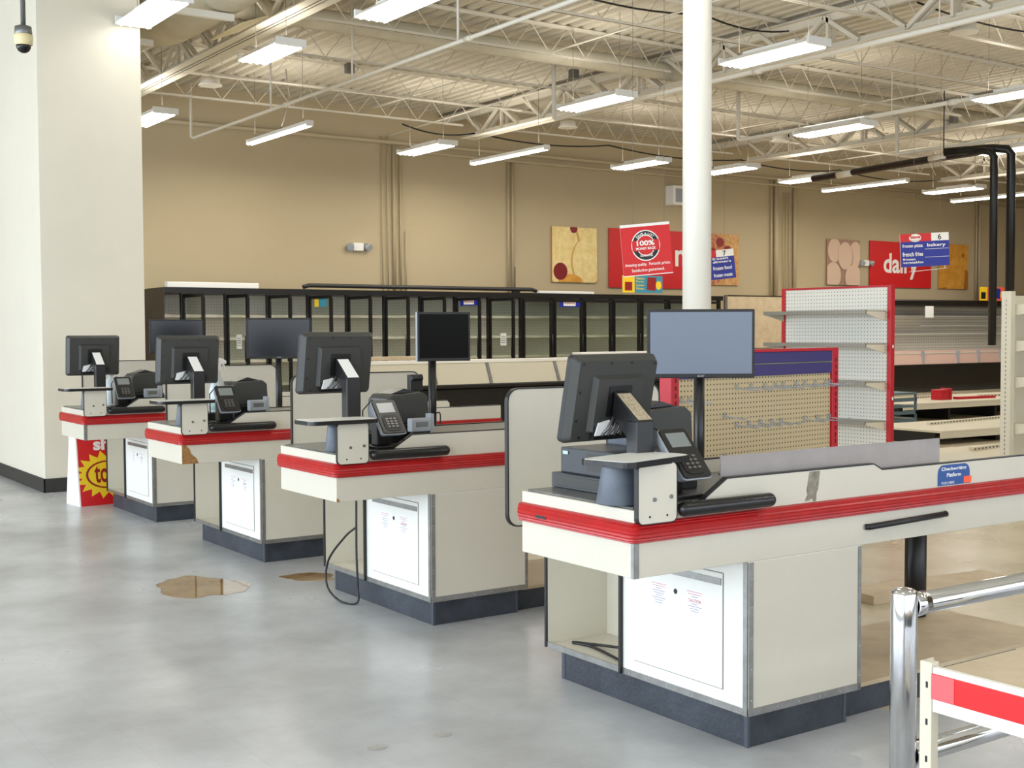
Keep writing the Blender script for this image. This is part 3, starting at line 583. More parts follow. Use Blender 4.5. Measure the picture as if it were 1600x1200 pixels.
# things lying on the freezer line
b = MB().tube([(0, 0, .02), (.1, 0, .05), (4.6, 0, .05), (4.7, 0, .02)], .035, 8).build('foam_pipe_wrap', 'board'); b.location = (6.2, 15.75, 2.19); tag(b, 'long dark foam-wrapped pipe lying on top of the freezer line', 'pipe')
b = MB().box(0, 1.5, 0, .15, 0, .09).build('light_strip', 'signw', bevel=.01); b.location = (3.95, 15.8, 2.172); tag(b, 'white lamp strip lying on the left end of the freezer line', 'lamp strip')
b = MB().box(0, 1.3, 0, .12, 0, .05).build('light_strip', 'signw', bevel=.01); b.location = (11.0, 15.8, 2.172); tag(b, 'white lamp strip lying on the freezer line below the ice cream poster', 'lamp strip')
b = MB().box(-.06, .06, -.05, .05, 0, .12).cyl((-.02, 0, .12), (-.02, 0, .5), .008, 6).build('outlet_box', 'black'); b.location = (10.75, 16.2, 2.172); tag(b, 'small black outlet box on the freezer line below twin conduits', 'outlet box')
# plywood between freezers and dairy case
t = thing('plywood_panel', 'tan plywood sheets leaning where a cooler was removed, right of the column', 'panel', (15.62, 15.7, 0))
MB().box(0, 2.2, 0, .02, 0, 2.18).build('sheet', 'wood', t); MB().box(0, .07, -.03, 0, 0, 2.2).build('metal_post', 'alu', t); MB().box(.07, 2.2, -.01, 0, 1.05, 1.1).build('cross_batten', 'alu', t); MB().box(0.07, 2.2, -.01, .02, 2.18, 2.2).build('top_edge', 'case', t)

# chest freezer island
t = thing('island_freezer', 'long black open-top island freezer with cream glass sides behind the lanes', 'freezer', (5.35, 12.0, 0), math.radians(1.5))
MB().box(0, 6.4, 0, 1.1, 0, .66).build('body', 'case', t, .02)
MB().box(-.02, 6.42, -.05, 1.15, .66, .72).build('bumper_rail', 'case', t, .02)
for z0_, y0_, y1_ in ((0, 0, .03),):
    b = MB(); b.hexa([(0, -.02, .72), (6.4, -.02, .72), (6.4, .0, .72), (0, .0, .72), (0, .1, 1.02), (6.4, .1, 1.02), (6.4, .12, 1.02), (0, .12, 1.02)]); b.build('front_glazing', 'inner', t)
MB().box(-.02, 6.42, .08, .2, 1.02, 1.07).build('top_rim', 'signw', t, .008); MB().box(-.02, 6.42, .95, 1.05, .95, 1.0).build('top_rim', 'signw', t, .008)
MB().box(0, 6.4, 1.0, 1.1, .66, .97).build('rear_side', 'inner', t)
for x_ in (1.1, 2.05, 3.3, 4.1, 5.2): MB().hexa([(x_, -.035, .73), (x_ + .05, -.035, .73), (x_ + .05, -.02, .73), (x_, -.02, .73), (x_, .085, 1.02), (x_ + .05, .085, 1.02), (x_ + .05, .1, 1.02), (x_, .1, 1.02)]).build('glazing_bar', 'hinge', t)
b = MB().box(0, 1.5, 0, .3, 0, .05).build('cover_board', 'wood', bevel=.004); b.location = (5.4, 12.2, 1.075); tag(b, 'loose wooden cover board on the left end of the island freezer', 'board')
b = MB().box(0, 2.0, 0, .25, 0, .04).build('cover_board', 'signw', bevel=.004); b.location = (9.3, 12.3, 1.1); b.rotation_euler = (0, 0, .02); tag(b, 'long white cover strip on the right part of the island freezer', 'board')

# dairy case on the right
t = thing('dairy_case', 'long open refrigerated dairy case with gray shelves at far right', 'display case', (19.5, 15.6, 0))
Ld = 8.5
MB().box(0, Ld, .05, .95, 2.02, 2.17).build('canopy', 'case', t, .03)
MB().box(0, Ld, .9, .95, .95, 2.02).build('back_panel', pegmat('slotted_case_back', (226, 220, 208), (146, 140, 130), 0, 2, .07, .014), t)
for z_, x0, x1 in ((1.78, 0, Ld), (1.5, 0, .7), (1.55, 1.3, 2.3), (1.55, 3.5, Ld), (1.32, 0, .6), (1.35, 2.1, Ld)): MB().box(x0, x1, .68, .9, z_, z_ + .025).build('shelf', 'signw', t)
MB().box(0, Ld, -.1, .9, .0, .12).build('toe_kick', 'dgray', t); MB().box(0, Ld, -.15, .9, .12, .66).build('body', 'case', t, .03)
MB().hexa([(0, -.1, .66), (Ld, -.1, .66), (Ld, -.08, .66), (0, -.08, .66), (0, -.02, .98), (Ld, -.02, .98), (Ld, 0, .98), (0, 0, .98)]).build('front_glazing', 'pinkg', t)
MB().box(0, Ld, -.05, .85, .9, .93).build('deck', 'wire', t)
for x_ in (2.3, 3.6, 4.4, 5.3): MB().box(x_, x_ + .04, -.12, -.05, .67, .97).build('glazing_bar', 'silver', t)
MB().box(2.55, 2.85, .03, .045, 1.75, 2.02).build('paper_notice', 'paper', t)
# low gondola bases and debris on the floor
def deckbase(label, loc, L, D, rot=0, h=.16):
    t = thing('gondola_base', label, 'shelf base', loc, rot, 'dismantled gondola bases')
    MB().box(0, L, 0, D, h - .03, h).build('deck_panel', 'cream', t, .004); MB().box(0, L, .0, .02, h - .1, h - .03).build('front_lip', 'cream', t)
    for k in range(int(L / 1.2) + 1): MB().box(min(k * 1.2, L - .05), min(k * 1.2, L - .05) + .05, .1, D, 0, h - .03).build('foot', 'black', t)
    return t
deckbase('cream gondola base deck farthest back before the dairy case', (13.6, 9.6, 0), 8, 1.5, -.03, .3)
deckbase('cream gondola base deck in the middle of the cleared floor at right', (10.9, 6.9, 0), 7, 1.3, -.05, .18)
deckbase('cream gondola base deck nearest the checkout belt at right', (8.6, 4.6, 0), 4.5, 1.2, -.06, .14)
for (x_, y_, z_, L_, a_, lab) in ((14.2, 10.4, .3, 2.0, .1, 'slotted cream upright lying on the far base deck, left one'), (16.4, 10.2, .3, 1.8, -.2, 'slotted cream upright lying on the far base deck, right one'), (11.6, 7.6, .18, 2.2, .1, 'slotted upright lying on the middle base deck'), (9.3, 5.3, .14, 1.9, .12, 'slotted upright lying on the nearest base deck')):
    t = thing('fallen_upright', lab, 'shelf upright', (x_, y_, z_), a_, 'fallen shelf uprights'); MB().box(0, L_, 0, .05, 0, .04).build('channel', 'cream', t)
    b = MB()
    for k in range(int(L_ / .08)): b.box(.03 + k * .08, .06 + k * .08, -.001, .0, .012, .028)
    b.build('slots', 'black', t)
b = MB().box(0, .22, 0, .2, 0, .17).box(.24, .3, 0, .2, 0, .19).build('red_box', 'redm', bevel=.006); b.location = (15.0, 9.95, .3); tag(b, 'small bright red box on the far cream base deck', 'box')
b = MB().box(0, .9, 0, .12, 0, .04).build('red_strip', 'redm'); b.location = (15.4, 9.9, .3); b.rotation_euler = (0, 0, -.1); tag(b, 'red metal strip lying right of the red box', 'strip')
t = thing('plastic_crate', 'gray-blue plastic crates stacked just right of the red upright', 'crate', (12.2, 8.7, .0))
for z_ in (.33, .52): MB().box(0, .55, 0, .4, z_, z_ + .03).box(0, .03, 0, .03, z_ - .16, z_).box(.52, .55, 0, .03, z_ - .16, z_).box(0, .55, 0, .02, z_ - .1, z_ - .05).build('crate_tier', 'plasticb', t)
MB().box(.0, .55, 0, .4, 0, .17).build('crate_tier', 'plasticb', t)

# ------------------------------------------------------------ gondola shelving
t = thing('red_gondola', 'tall white pegboard gondola with red uprights and end shelves', 'shelving', (7.176, 4.758, 0), math.radians(93.5))
# local x runs toward the far end, +y faces the checkout side
Lg, Hg = 1.27, 1.905
MB().box(0, Lg, -.03, 0, .15, Hg - .02).build('pegboard', pegmat('white_pegboard', (232, 230, 220), (150, 146, 134), 0, 2, .036, .0062), t)
for x_ in (-.02, Lg): MB().box(x_ - .022, x_ + .022, -.05, .015, 0, Hg).build('upright', 'redm', t, .004)
MB().box(0, Lg, -.04, .01, Hg - .02, Hg).build('top_rail', 'redm', t); MB().box(0, Lg, -.1, .42, 0, .15).build('base_shelf', 'cream', t)
for z_ in (.60, .98, 1.345, 1.66):
    s_ = MB().box(.02, Lg, .0, .32, z_ - .01, z_).box(.02, Lg, .31, .325, z_ - .03, z_ + .005).build('shelf', 'shelf', t)
    for x_ in (.02, Lg - .01): MB().prism([(0, z_ - .10), (0, z_), (.31, z_), (.31, z_ - .03)], 'x', x_, x_ + .006).build('bracket', 'cream', s_)
for z_ in (.8, 1.3): MB().box(-.052, -.05, -.02, 0, z_, z_ + .03).build('price_tag', 'signw', t)
t = thing('purple_top_gondola', 'low tan pegboard gondola with purple header and wire hooks', 'shelving', (1.46, 1.445, 0), math.radians(8))
Lg, Hg = 1.38, 1.38
MB().box(0, Lg, 0, .03, .14, Hg - .14).build('pegboard', pegmat('tan_pegboard', (196, 178, 140), (70, 58, 42), 0, 2, .0254, .0046), t)
MB().box(.01, Lg - .01, -.012, .03, Hg - .14, Hg - .08).box(.01, Lg - .01, -.012, .03, Hg - .074, Hg - .015).build('purple_header', 'purple', t, .003)
MB().box(.0, Lg, -.014, .04, Hg - .08, Hg - .074).build('header_seam', 'shelf', t); MB().box(0, Lg, -.02, .04, Hg - .015, Hg).build('top_rail', 'redm', t)
for x_ in (0, Lg):
    u = MB().box(x_ - .03, x_ + .03, -.015, .06, 0, Hg).build('upright', 'redm', t, .003); b = MB()
    for k in range(30): b.box(x_ + .0, x_ + .008, -.0165, -.015, .2 + k * .038, .222 + k * .038)
    b.build('slots', 'black', u)
MB().box(.0, Lg, -.02, .4, 0, .14).build('base', 'cream', t)
hk = None
HK = [(x, z) for x in (.5, .62, .74, .83, .9, 1.02, 1.1, 1.2, 1.3, 1.34) for z in (1.17,)] + [(x, .98) for x in (.5, .6, .7, .8, .88, 1.1, 1.22, 1.33)] + [(.4, 1.03), (.4, .82), (.06, 1.12), (.12, 1.12)]
for i, (x_, z_) in enumerate(HK):
    if hk is None:
        hk = MB(); hk.box(-.009, .009, -.003, 0, .004, .022)
        for s_ in (-.009, .009): hk.tube([(s_, 0, .03), (s_, -.012, .03), (s_, -.012, .012), (s_, -.13, .004), (s_, -.14, .018)], .0022, 5)
        hk = hk.build('peg_hook', 'silver', t)
    else:
        k_ = hk.copy(); COL.objects.link(k_); k_.parent = t; k_.location = (x_, 0, z_)
hk.location = (HK[0][0], 0, HK[0][1])
t = thing('cream_gondola', 'cream slotted gondola upright with shelves cut by the right edge', 'shelving', (8.12, 4.07, 0), math.radians(4))
MB().box(0, .08, 0, .1, 0, 1.84).build('upright', 'cream', t, .003)
b = MB()
for k in range(40): b.box(-.001, 0, .045, .055, .1 + k * .042, .122 + k * .042)
b.build('slots', 'hinge', t)
MB().box(.08, 1.2, .04, .06, .1, 1.8).build('back_panel', 'cream', t)
for z_ in (.55, 1.0, 1.35, 1.7): MB().prism([(.05, z_ - .1), (.05, z_), (-.35, z_), (-.35, z_ - .03)], 'x', .09, .1).box(.09, 1.2, -.35, .05, z_, z_ + .015).build('shelf', 'cream', t)

# ------------------------------------------------------------ checkout counters
LC = 2.36; WC = .636
def bumper():
    prof = [(0, .785)]; 
    for i in range(0, 9): 
        a = -pi / 2 + pi * i / 8; prof.append((.010 + .012 * math.cos(a), .82 + .033 * math.sin(a)))
    prof.append((0, .855)); full = []
    for i in range(len(prof) - 1):
        (a0, b0), (a1, b1) = prof[i], prof[i + 1]; full += [(a0, b0)]
        if 2 <= i <= 7: full += [((a0 + a1) / 2 - .0026, (b0 + b1) / 2)]
    full.append(prof[-1]); path = [((LC, 0), (0, -1)), ((1.6, 0), (0, -1)), ((.8, 0), (0, -1))]
    for i in range(9): a = -pi / 2 - (pi / 2) * i / 8; path.append(((.012 + .012 * math.cos(a), .012 + .012 * math.sin(a)), (math.cos(a), math.sin(a))))
    path += [((0, .32), (-1, 0)), ((0, WC), (-1, 0))]
    b = MB(); n = len(full); vs = []
    for (px, py), (nx, ny) in path: vs += [(px + nx * d, py + ny * d, z) for d, z in full]
    fs = [(i * n + j, i * n + j + 1, (i + 1) * n + j + 1, (i + 1) * n + j) for i in range(len(path) - 1) for j in range(n - 1)]
    b.add(vs, fs, False); m_ = len(path); b.f += [list(range(n)), [(m_ - 1) * n + i for i in range(n)][::-1]]; b.mi += [0, 0]; b.sm += [False, False]
    return b
def make_counter(label):
    t = thing('checkout_counter', label, 'checkout counter', (0, 0, 0), 0, 'checkout counters')
    b = MB(); b.box(0, LC, 0, WC, .67, .895); b.build('upper_body', 'lam', t, .003)
    bumper().build('bumper', 'red', t)
    MB().box(.012, 1.5, .02, WC - .02, .895, .902).build('work_surface', 'stone', t, .002); MB().box(1.5, LC, .02, WC - .02, .895, .904).build('bagging_deck', 'cream', t, .002); MB().box(1.5, 1.54, .03, WC - .03, .904, .908).build('deck_roller', 'alu', t)
    MB().box(.9, 1.48, .12, WC - .09, .902, .906).build('conveyor_belt', 'belt', t)
    gp = [(.19, .857), (.19, .897), (.30, .897), (.323, .915), (.416, .97), (1.178, .97), (1.226, .946), (LC, .946), (LC, .857)]
    MB().prism(gp, 'y', -.0012, .018).build('side_guard', 'lam', t); g2 = [(.6, .897), (.6, .955), (2.29, .955), (2.31, .935), (2.31, .897)]
    MB().band(gp, 'y', -.002, .02, .005, skip=(0, 1, 7, 8)).build('edge_band', 'edge', t)
    MB().prism(g2, 'y', WC - .018, WC).build('rear_guard', 'lam', t); MB().band(g2, 'y', WC - .02, WC + .001, .005, skip=(4,)).build('edge_band', 'edge', t)
    MB().box(.012, .3, .0, .012, .893, .899).build('edge_band', 'edge', t)
    b = MB(); b.box(-.002, 0, -.001, .014, .67, .785); b.box(0, .02, -.002, 0, .67, .785); cs = b.build('corner_trim', 'alu', t)
    # cabinet with door, open bin, kick plates
    b = MB(); b.box(.52, 1.107, 0, .691, .124, .67); b.build('cabinet', 'lamw', t)
    MB().box(.522, 1.105, -.003, 0, .15, .668).build('side_panel', 'lam', t)
    F = frame((.52, 0, 0), (0, -1, 0), (0, 0, 1))  # plane facing -x; right = -y
    d = MB(); d.M = F; d.prism(rect(-.611, -.125, .194, .61), 'z', .001, .005); d = d.build('cabinet_door', 'lamw', t, .0015)
    gpz = MB(); gpz.M = F; gpz.band(rect(-.612, -.124, .193, .611), 'z', .0003, .0012, .0022); gpz.build('door_gap', 'seam', d)
    q = MB(); q.M = F; q.prism(rect(-.6, -.129, .568, .592), 'z', .005, .010); q.build('finger_pull', 'alu', d)
    q = MB(); q.M = F; q.prism(disc(-.372, .505, .010), 'z', .005, .006); q.build('lock_hole', 'black', d)
    for k, (u0, u1, v0, v1) in enumerate(((-.512, -.42, .452, .528), (-.314, -.221, .449, .528))):
        nst = MB(); nst.M = F; nst.prism(rect(u0, u1, v0 - .012, v1), 'z', .0052, .0056); nst = nst.build('notice_sticker', 'paper', d); w_ = u1 - u0
        for j in range(9):
            if k and j in (3, 4): continue
            ww = w_ * (.9 if j in (0,) else (.6 + .25 * math.sin(j * 2.3))); qq = MB(); qq.M = F
            qq.prism(rect((u0 + u1 - ww) / 2, (u0 + u1 + ww) / 2, v1 - .010 - j * .009, v1 - .0075 - j * .009), 'z', .0056, .0059); qq.build('print_line', 'inkr2' if j < 2 else 'ink2', nst)
        if k: text('lettering', 'CAUTION', 'inkr', nst, F, (u0 + u1) / 2, v1 - .048, h=.013, w=w_ * .7, align='c', depth=.0062)
    dv = MB().box(.505, .52, .685, .697, .124, .67).build('divider_edge', 'edge', t)
    b = MB(); b.box(.52, .862, .691, 1.204, .124, .14); b.box(.845, .862, .691, 1.204, .14, .67); b.build('bin_shelf', 'lam', t)
    sp = MB().box(.52, 1.107, 1.19, 1.204, .124, .67).build('bin_side', 'lam', t); MB().box(.512, .52, 1.19, 1.204, .124, .67).build('edge_band', 'edge', sp)
    MB().box(.862, 1.107, .691, 1.19, .124, .67).build('till_cabinet', 'lam', t)
    b = MB(); b.box(.514, .52, .0, .02, .124, .668); b.box(.52, .54, -.006, -.003, .124, .668); b.box(1.09, 1.107, -.006, -.003, .124, .668)
    b.box(.516, .52, .0, 1.204, .124, .148); b.box(.54, 1.107, -.006, -.003, .124, .15); tr = b.build('metal_trim', 'alu', t)
    RV = [((.53, -.006, z_), (0, -1)) for z_ in (.18, .29, .40, .51, .61)] + [((1.098, -.006, z_), (0, -1)) for z_ in (.18, .29, .40, .51, .61)]
    RV += [((x_, -.006, .137), (0, -1)) for x_ in (.66, .77, .88, .99)] + [((.516, y_, .136), (-1, 0)) for y_ in (.18, .3, .42, .54, .64)]
    for (p_, d_) in RV: MB().cyl(p_, (p_[0] + d_[0] * .0022, p_[1] + d_[1] * .0022, p_[2]), .0035, 8).build('rivet', 'silver', tr)
    kp = MB().box(.545, 1.059, .026, 1.122, 0, .124).build('kick_plate', 'kick', t, .003); MB().box(1.059, 2.2, .065, .6, 0, .108).build('kick_plate', 'kick', t, .003)
    MB().box(.543, .545, .024, .042, 0, .12).box(.545, .556, .024, .026, 0, .12).build('corner_plate', 'dhinge', kp); MB().box(1.045, 1.061, .024, .026, 0, .12).build('corner_plate', 'dhinge', kp); MB().box(.543, .545, 1.1, 1.122, 0, .12).build('corner_plate', 'dhinge', kp)
    MB().box(1.107, 2.5, .05, .66, .108, .124).build('foot_board', 'wood', t)
    # divider panel behind the cashier
    pp = rr(.33, 1.16, .66, 1.235, .05); MB().prism(pp, 'y', 1.206, 1.222).build('divider_panel', 'lam', t); MB().band(pp, 'y', 1.203, 1.225, .006).build('edge_band', 'edge', t)
    # shelf bracket plate + check shelf
    pq = rr(-.008, .156, .853, 1.047, .02); br = MB().prism(pq, 'y', -.032, -.022).build('bracket_plate', 'lam', t)
    MB().band(pq, 'y', -.033, -.018, .003).build('edge_band', 'edge', br)
    b = MB(); 
    for u_, v_, r_ in ((.06, .93, .007), (.132, .935, .007)): b.cyl((u_, -.032, v_), (u_, -.036, v_), r_, 12)
    b.build('bolt', 'hinge', br)
    b = MB()
    for u_, v_ in ((.04, .875), (.115, .875)): b.cyl((u_, -.032, v_), (u_, -.033, v_), .004, 10)
    b.build('screw_hole', 'black', br); MB().box(.0, .15, -.022, 0.0, .86, 1.045).build('backing_block', 'edge', br)
    pz = rr(-.15, .20, -.055, .14, .03); MB().prism(pz, 'z', 1.056, 1.064).build('check_shelf', 'lamw', t); MB().band(pz, 'z', 1.044, 1.063, .008).prism(rr(-.145, .195, -.05, .135, .03), 'z', 1.044, 1.056).build('shelf_edge', 'foam', t)
    # foam arm rest
    b = MB(); n = 12; pts = []; rs = []
    for i in range(7): a = i / 6 * pi / 2; pts.append((.165 + .024 * (1 - math.cos(a)), -.034, .888)); rs.append(max(.002, .025 * math.sin(a)))
    for i in range(7): a = i / 6 * pi / 2; pts.append((.585 + .024 * math.sin(a), -.034, .888)); rs.append(max(.002, .025 * math.cos(a)))
    b.tube(pts, rs, 16); b.build('arm_rest', 'foam', t); MB().box(.2, .56, -.02, .0, .875, .9).build('arm_rest_mount', 'edge', t)
    MB().cyl((2.29, .66, .0), (2.29, .66, .67), .05, 20).cyl((2.29, .66, 0), (2.29, .66, .012), .09, 24).build('support_leg', 'black', t)
    MB().box(2.15, 2.36, .55, .69, .64, .67).build('leg_bracket', 'black', t)
    return t
LANES = [(0, 0), (.043, 2.235), (.046, 4.345), (.046, 6.439)]
LN = ['nearest', 'second nearest', 'third', 'farthest']
cts = [make_counter('nearest white checkout counter with red bumper and blue checkwriting sticker')]
for i, lab in enumerate(('white checkout counter second from the camera, black cord hanging from its bin', 'white checkout counter third from the camera, chipped front corner', 'white checkout counter farthest back, beside the wall block')):
    cts.append(dup(cts[0], (LANES[i + 1][0], LANES[i + 1][1], 0), 0, lab, skip=('corner_trim',) if i < 2 else ()))
for o_ in children(cts[0]):
    if o_.name.split('.')[0] in ('check_shelf', 'shelf_edge'): o_.rotation_euler = (0, 0, math.radians(14)); o_.location = (.045, .01, 0)
t = cts[0]
F0 = frame((0, -.0016, 0), (1, 0, 0), (0, 0, 1))
sk = flat('checkwriting_sticker', rr(1.56, 1.765, .859, .941, .035, corners=(0, 0, 1, 1)), 'blue', t, F0); sk['label'] = 'blue checkwriting sticker'
text('lettering', 'Checkwriting', 'signw', sk, F0, 1.662, .914, h=.018, w=.16, bold=.02, align='c', depth=.0012); text('lettering', 'Platform', 'signw', sk, F0, 1.662, .892, h=.016, w=.09, bold=.02, align='c', depth=.0012)
text('lettering', 'PUSH HERE', 'signw', sk, F0, 1.585, .864, h=.01, w=.08, align='l', depth=.0012)
flat('price_label', rect(1.725, 1.775, .862, .888), 'orange', sk, F0, .0014)
flat('torn_tape', [(.80, .862), (.815, .885), (.81, .90), (.825, .967), (.88, .967), (.87, .90), (.862, .89), (.86, .858), (.845, .857), (.84, .87), (.82, .862)], 'tape', t, F0)
MB().tube([(1.13, -.003, .738), (1.14, -.014, .738), (1.6, -.014, .748), (1.609, -.003, .748)], .0115, 10).build('pull_handle', 'black', t)
MB().box(-.0225, -.0215, .46, .52, .812, .822).build('bumper_tear', 'black', t)
ax = MB().box(.42, 1.62, .035, .041, .905, 1.045).build('acrylic_guard', 'plexi', t)
# chip on third counter
t = cts[2]; F1 = frame((0, -.0005, 0), (1, 0, 0), (0, 0, 1))
ch = flat('chipped_corner', [(.0, .67), (.105, .67), (.095, .7), (.06, .73), (.05, .76), (.028, .784), (0, .784)], 'chip', t, F1); ch['label'] = 'exposed brown particle board'
flat('chip_spot', [(0, .67), (.02, .67), (.012, .684), (0, .69)], 'chip', cts[1], F1)
# small registers group builders -----------------------------------------------------------
def tilt_frame(c, az, tilt):
    """frame with x = right along az, y = up leaned toward the back, z = out of the back face"""
    r = Vector((math.cos(az), math.sin(az), 0)); n = Vector((math.sin(az), -math.cos(az), 0)); up = Vector((0, 0, 1)) * math.cos(tilt) + n * math.sin(tilt)
    return frame(c, r, up)
def make_pos(label, az, tilt, zc):
    t = thing('register_touchscreen', label, 'register screen', (.17, .17, .9), 0, 'register touchscreens')
    c = Vector((0, .16, zc - .9)); F = tilt_frame(c, az, tilt)
    b = MB(); b.M = F; b.prism(rr(-.205, .205, -.155, .155, .018), 'z', -.03, -.008); b.build('screen_bezel', 'blkm', t, .003)
    b = MB(); b.M = F; P = rr(-.205, .205, -.155, .155, .018); Q = rr(-.188, .188, -.14, .14, .014); n = len(P)
    b.add([(u, v, -.008) for u, v in P] + [(u, v, .022) for u, v in Q], [(i, (i + 1) % n, n + (i + 1) % n, n + i) for i in range(n)] + [tuple(range(n, 2 * n))]); sh = b.build('back_shell', 'dgray', t)
    b = MB(); b.M = F; P = rr(-.12, .12, -.115, .09, .008, 3); Q = rr(-.108, .112, -.11, .08, .006, 3); n = len(P)
    b.add([(u, v, .022) for u, v in P] + [(u, v, .042) for u, v in Q], [(i, (i + 1) % n, n + (i + 1) % n, n + i) for i in range(n)] + [tuple(range(n, 2 * n))]); b.build('vesa_bulge', 'dgray', t)
    b = MB(); b.M = F; b.prism(rr(-.055, .055, -.055, .055, .005, 2), 'z', .042, .045); b.prism(rect(-.1, .11, -.135, -.088), 'z', .022, .045); b.build('recess', 'black', t)
    b = MB(); b.M = F
    for u, v in ((-.17, .13), (-.04, .132), (.06, .132), (.175, .128), (-.172, .03), (-.172, -.07), (-.15, -.13)): b.prism(disc(u, v, .005, n=10), 'z', .0225, .0235)
    b.build('screw_hole', 'black', sh)
    b = MB(); b.M = F; b.prism([(-.1, -.12), (-.09, -.075), (-.04, -.065), (-.02, -.09), (.02, -.08), (.04, -.105), (.0, -.118)], 'z', .045, .05); lb = b.build('wiring_label', 'paper', t)
    b = MB(); b.M = F
    for k in range(4): b.tube([(-.07 + k * .03, -.12, .05), (-.05 + k * .025, -.09, .06), (-.02 + k * .02, -.05, .05)], .006, 6)
    b.build('connector_cable', 'hinge', t)
    b = MB(); b.box(-.038, .038, -.03, .03, 0.0, c.z - .07); b.build('post', 'blk', t, .004)
    top = F @ Vector((0, 0, .045)); b = MB(); zt = c.z - .07
    b.hexa([(-.036, -.03, zt), (.036, -.03, zt), (.036, .03, zt - .06), (-.036, .03, zt - .06), (top.x - .034, top.y - .012, top.z + .035), (top.x + .034, top.y - .012, top.z + .035), (top.x + .034, top.y + .0, top.z - .045), (top.x - .034, top.y + .0, top.z - .045)]); b.build('neck', 'blk', t, .004)
    A = Vector((0, -.031, zt)); B = Vector((top.x, top.y - .013, top.z + .035)); up = (B - A); F2 = frame(A, (1, 0, 0), up)
    b = MB(); b.M = F2; b.prism(rect(-.03, .03, .006, up.length * .92), 'z', .0004, .0014); b.build('neck_label', 'tan' if 'nearest' in label else 'paper', t)
    MB().box(-.06, .06, -.05, .05, 0, .008).build('post_base', 'blk', t)
    return t
for (ox, oy), lab, az, tl, zc in zip(LANES, ('nearest black register touchscreen seen from behind, tan label on its neck', 'black register touchscreen seen from behind on the second counter', 'black register touchscreen seen from behind on the third counter', 'black register touchscreen seen from behind, beside the wall block'), (.09, .05, 0, .03), (.2, .16, .12, .08), (1.24, 1.32, 1.30, 1.30)):
    t = make_pos(lab, az, tl, zc); t.location = (ox + .17, oy + .17, .902)
def make_disp(label, kind, az):
    t = thing('display_monitor', label, 'monitor', (0, 0, .67), 0, 'customer display monitors')
    w, h, d = (.222, .142, .02) if kind == 'wide' else (.158, .138, .03)
    zc = {'wide': 1.455 - .67, 'square': 1.42 - .67}[kind]
    MB().cyl((0, 0, 0), (0, 0, zc - .02), .023, 20).cyl((0, 0, 0), (0, 0, .01), .07, 24).build('pole', 'blk', t)
    r = Vector((math.cos(az), math.sin(az), 0)); F = frame(Vector((0, 0, zc)) - Vector((-math.sin(az), math.cos(az), 0)) * .05 + r * (.055 if kind == 'square' else 0), r, (0, 0, 1))
    b = MB(); b.M = F; b.box(-w, w, -h, h, -d, 0); b.build('screen_case', 'blkm', t, .004)
    b = MB(); b.M = F; b.box(-w + .012, w - .012, -h + .018, h - .012, .0, .0012); b.build('screen', 'screenb' if 'tan' in label else ('screenx' if kind == 'square' else 'screenk'), t)
    b = MB(); b.M = F; b.box(-.05, .05, -.05, .05, -d - .03, -d); b.build('mount_plate', 'blk', t)
    if kind == 'wide': text('lettering', 'acer', 'silver', t, F, 0, -h + .005, h=.008, align='c', depth=.001)
    else:
        b = MB(); b.M = F; b.box(-w - .001, -w, -h, h, -d, 0); b.build('case_side', 'silver', t)
    return t
for (ox, oy), (lab, k_, az, zz) in zip(LANES, (('widescreen monitor on a black pole in front of the tan pegboard', 'wide', math.radians(-34), -.03), ('square black monitor on a pole at the second counter', 'square', math.radians(-12), .03), ('dark widescreen monitor on a pole at the third counter', 'wide', math.radians(-20), -.02), ('gray widescreen monitor in front of the wall block edge', 'wide', math.radians(-10), -.01))):
    t = make_disp(lab, k_, az); t.location = (ox + .975, oy + .74, .67 + zz)
# move poles onto the till cabinet top
def make_term(label):
    t = thing('payment_terminal', label, 'card reader', (0, 0, 0), 0, 'payment terminals')
    MB().box(-.06, .06, -.05, .05, 0, .012).build('base_plate', 'blk', t, .003)
    MB().box(-.03, .03, -.0, .05, .012, .12).build('stand', 'blk', t, .004)
    F = frame((0.0, -.02, .125), Vector((1, .05, 0)), Vector((.05, .66, .76)))
    b = MB(); b.M = F; P = rr(-.055, .055, -.095, .095, .014); Q = rr(-.045, .045, -.08, .08, .01); n = len(P)
    b.add([(u, v, .02) for u, v in P] + [(u, v, -.012) for u, v in Q], [(i, (i + 1) % n, n + (i + 1) % n, n + i) for i in range(n)] + [tuple(range(n))] + [tuple(range(n, 2 * n))]); b.build('body', 'silver', t, .002)
    b = MB(); b.M = F; b.prism(rr(-.052, .052, -.09, .092, .012), 'z', .02, .026); b.build('face', 'blk', t, .002)
    b = MB(); b.M = F; b.prism(rect(-.036, .036, .022, .075), 'z', .026, .0268); b.build('screen', 'lcd', t)
    b = MB(); b.M = F; b.prism(rr(-.036, .036, -.078, .008, .02), 'z', .026, .028); b.build('keypad_well', 'black', t)
    b = MB(); b.M = F
    for i in range(3):
        for j in range(4): b.prism(rect(-.024 + i * .018, -.012 + i * .018, -.06 + j * .014, -.052 + j * .014), 'z', .028, .030)
    b.build('keys', 'hinge', t)
    MB().tube([(0.0, .03, .19), (-.01, .08, .21), (-.03, .12, .16), (-.02, .14, .02)], .003, 6).build('cord', 'blk', t)
    return t
pt = make_term('card payment terminal on the nearest counter in front of the pole'); pt.location = (.295, .13, .902); pt.scale = (1.28, 1.28, 1.12)
for i, lab in ((1, 'card payment terminal on the second counter beside the check shelf'), (2, 'card payment terminal on the third counter near the spray bottle'), (3, 'card payment terminal on the farthest counter')):
    dup(pt, (LANES[i][0] + .33, LANES[i][1] + .13, .902), 0, lab)
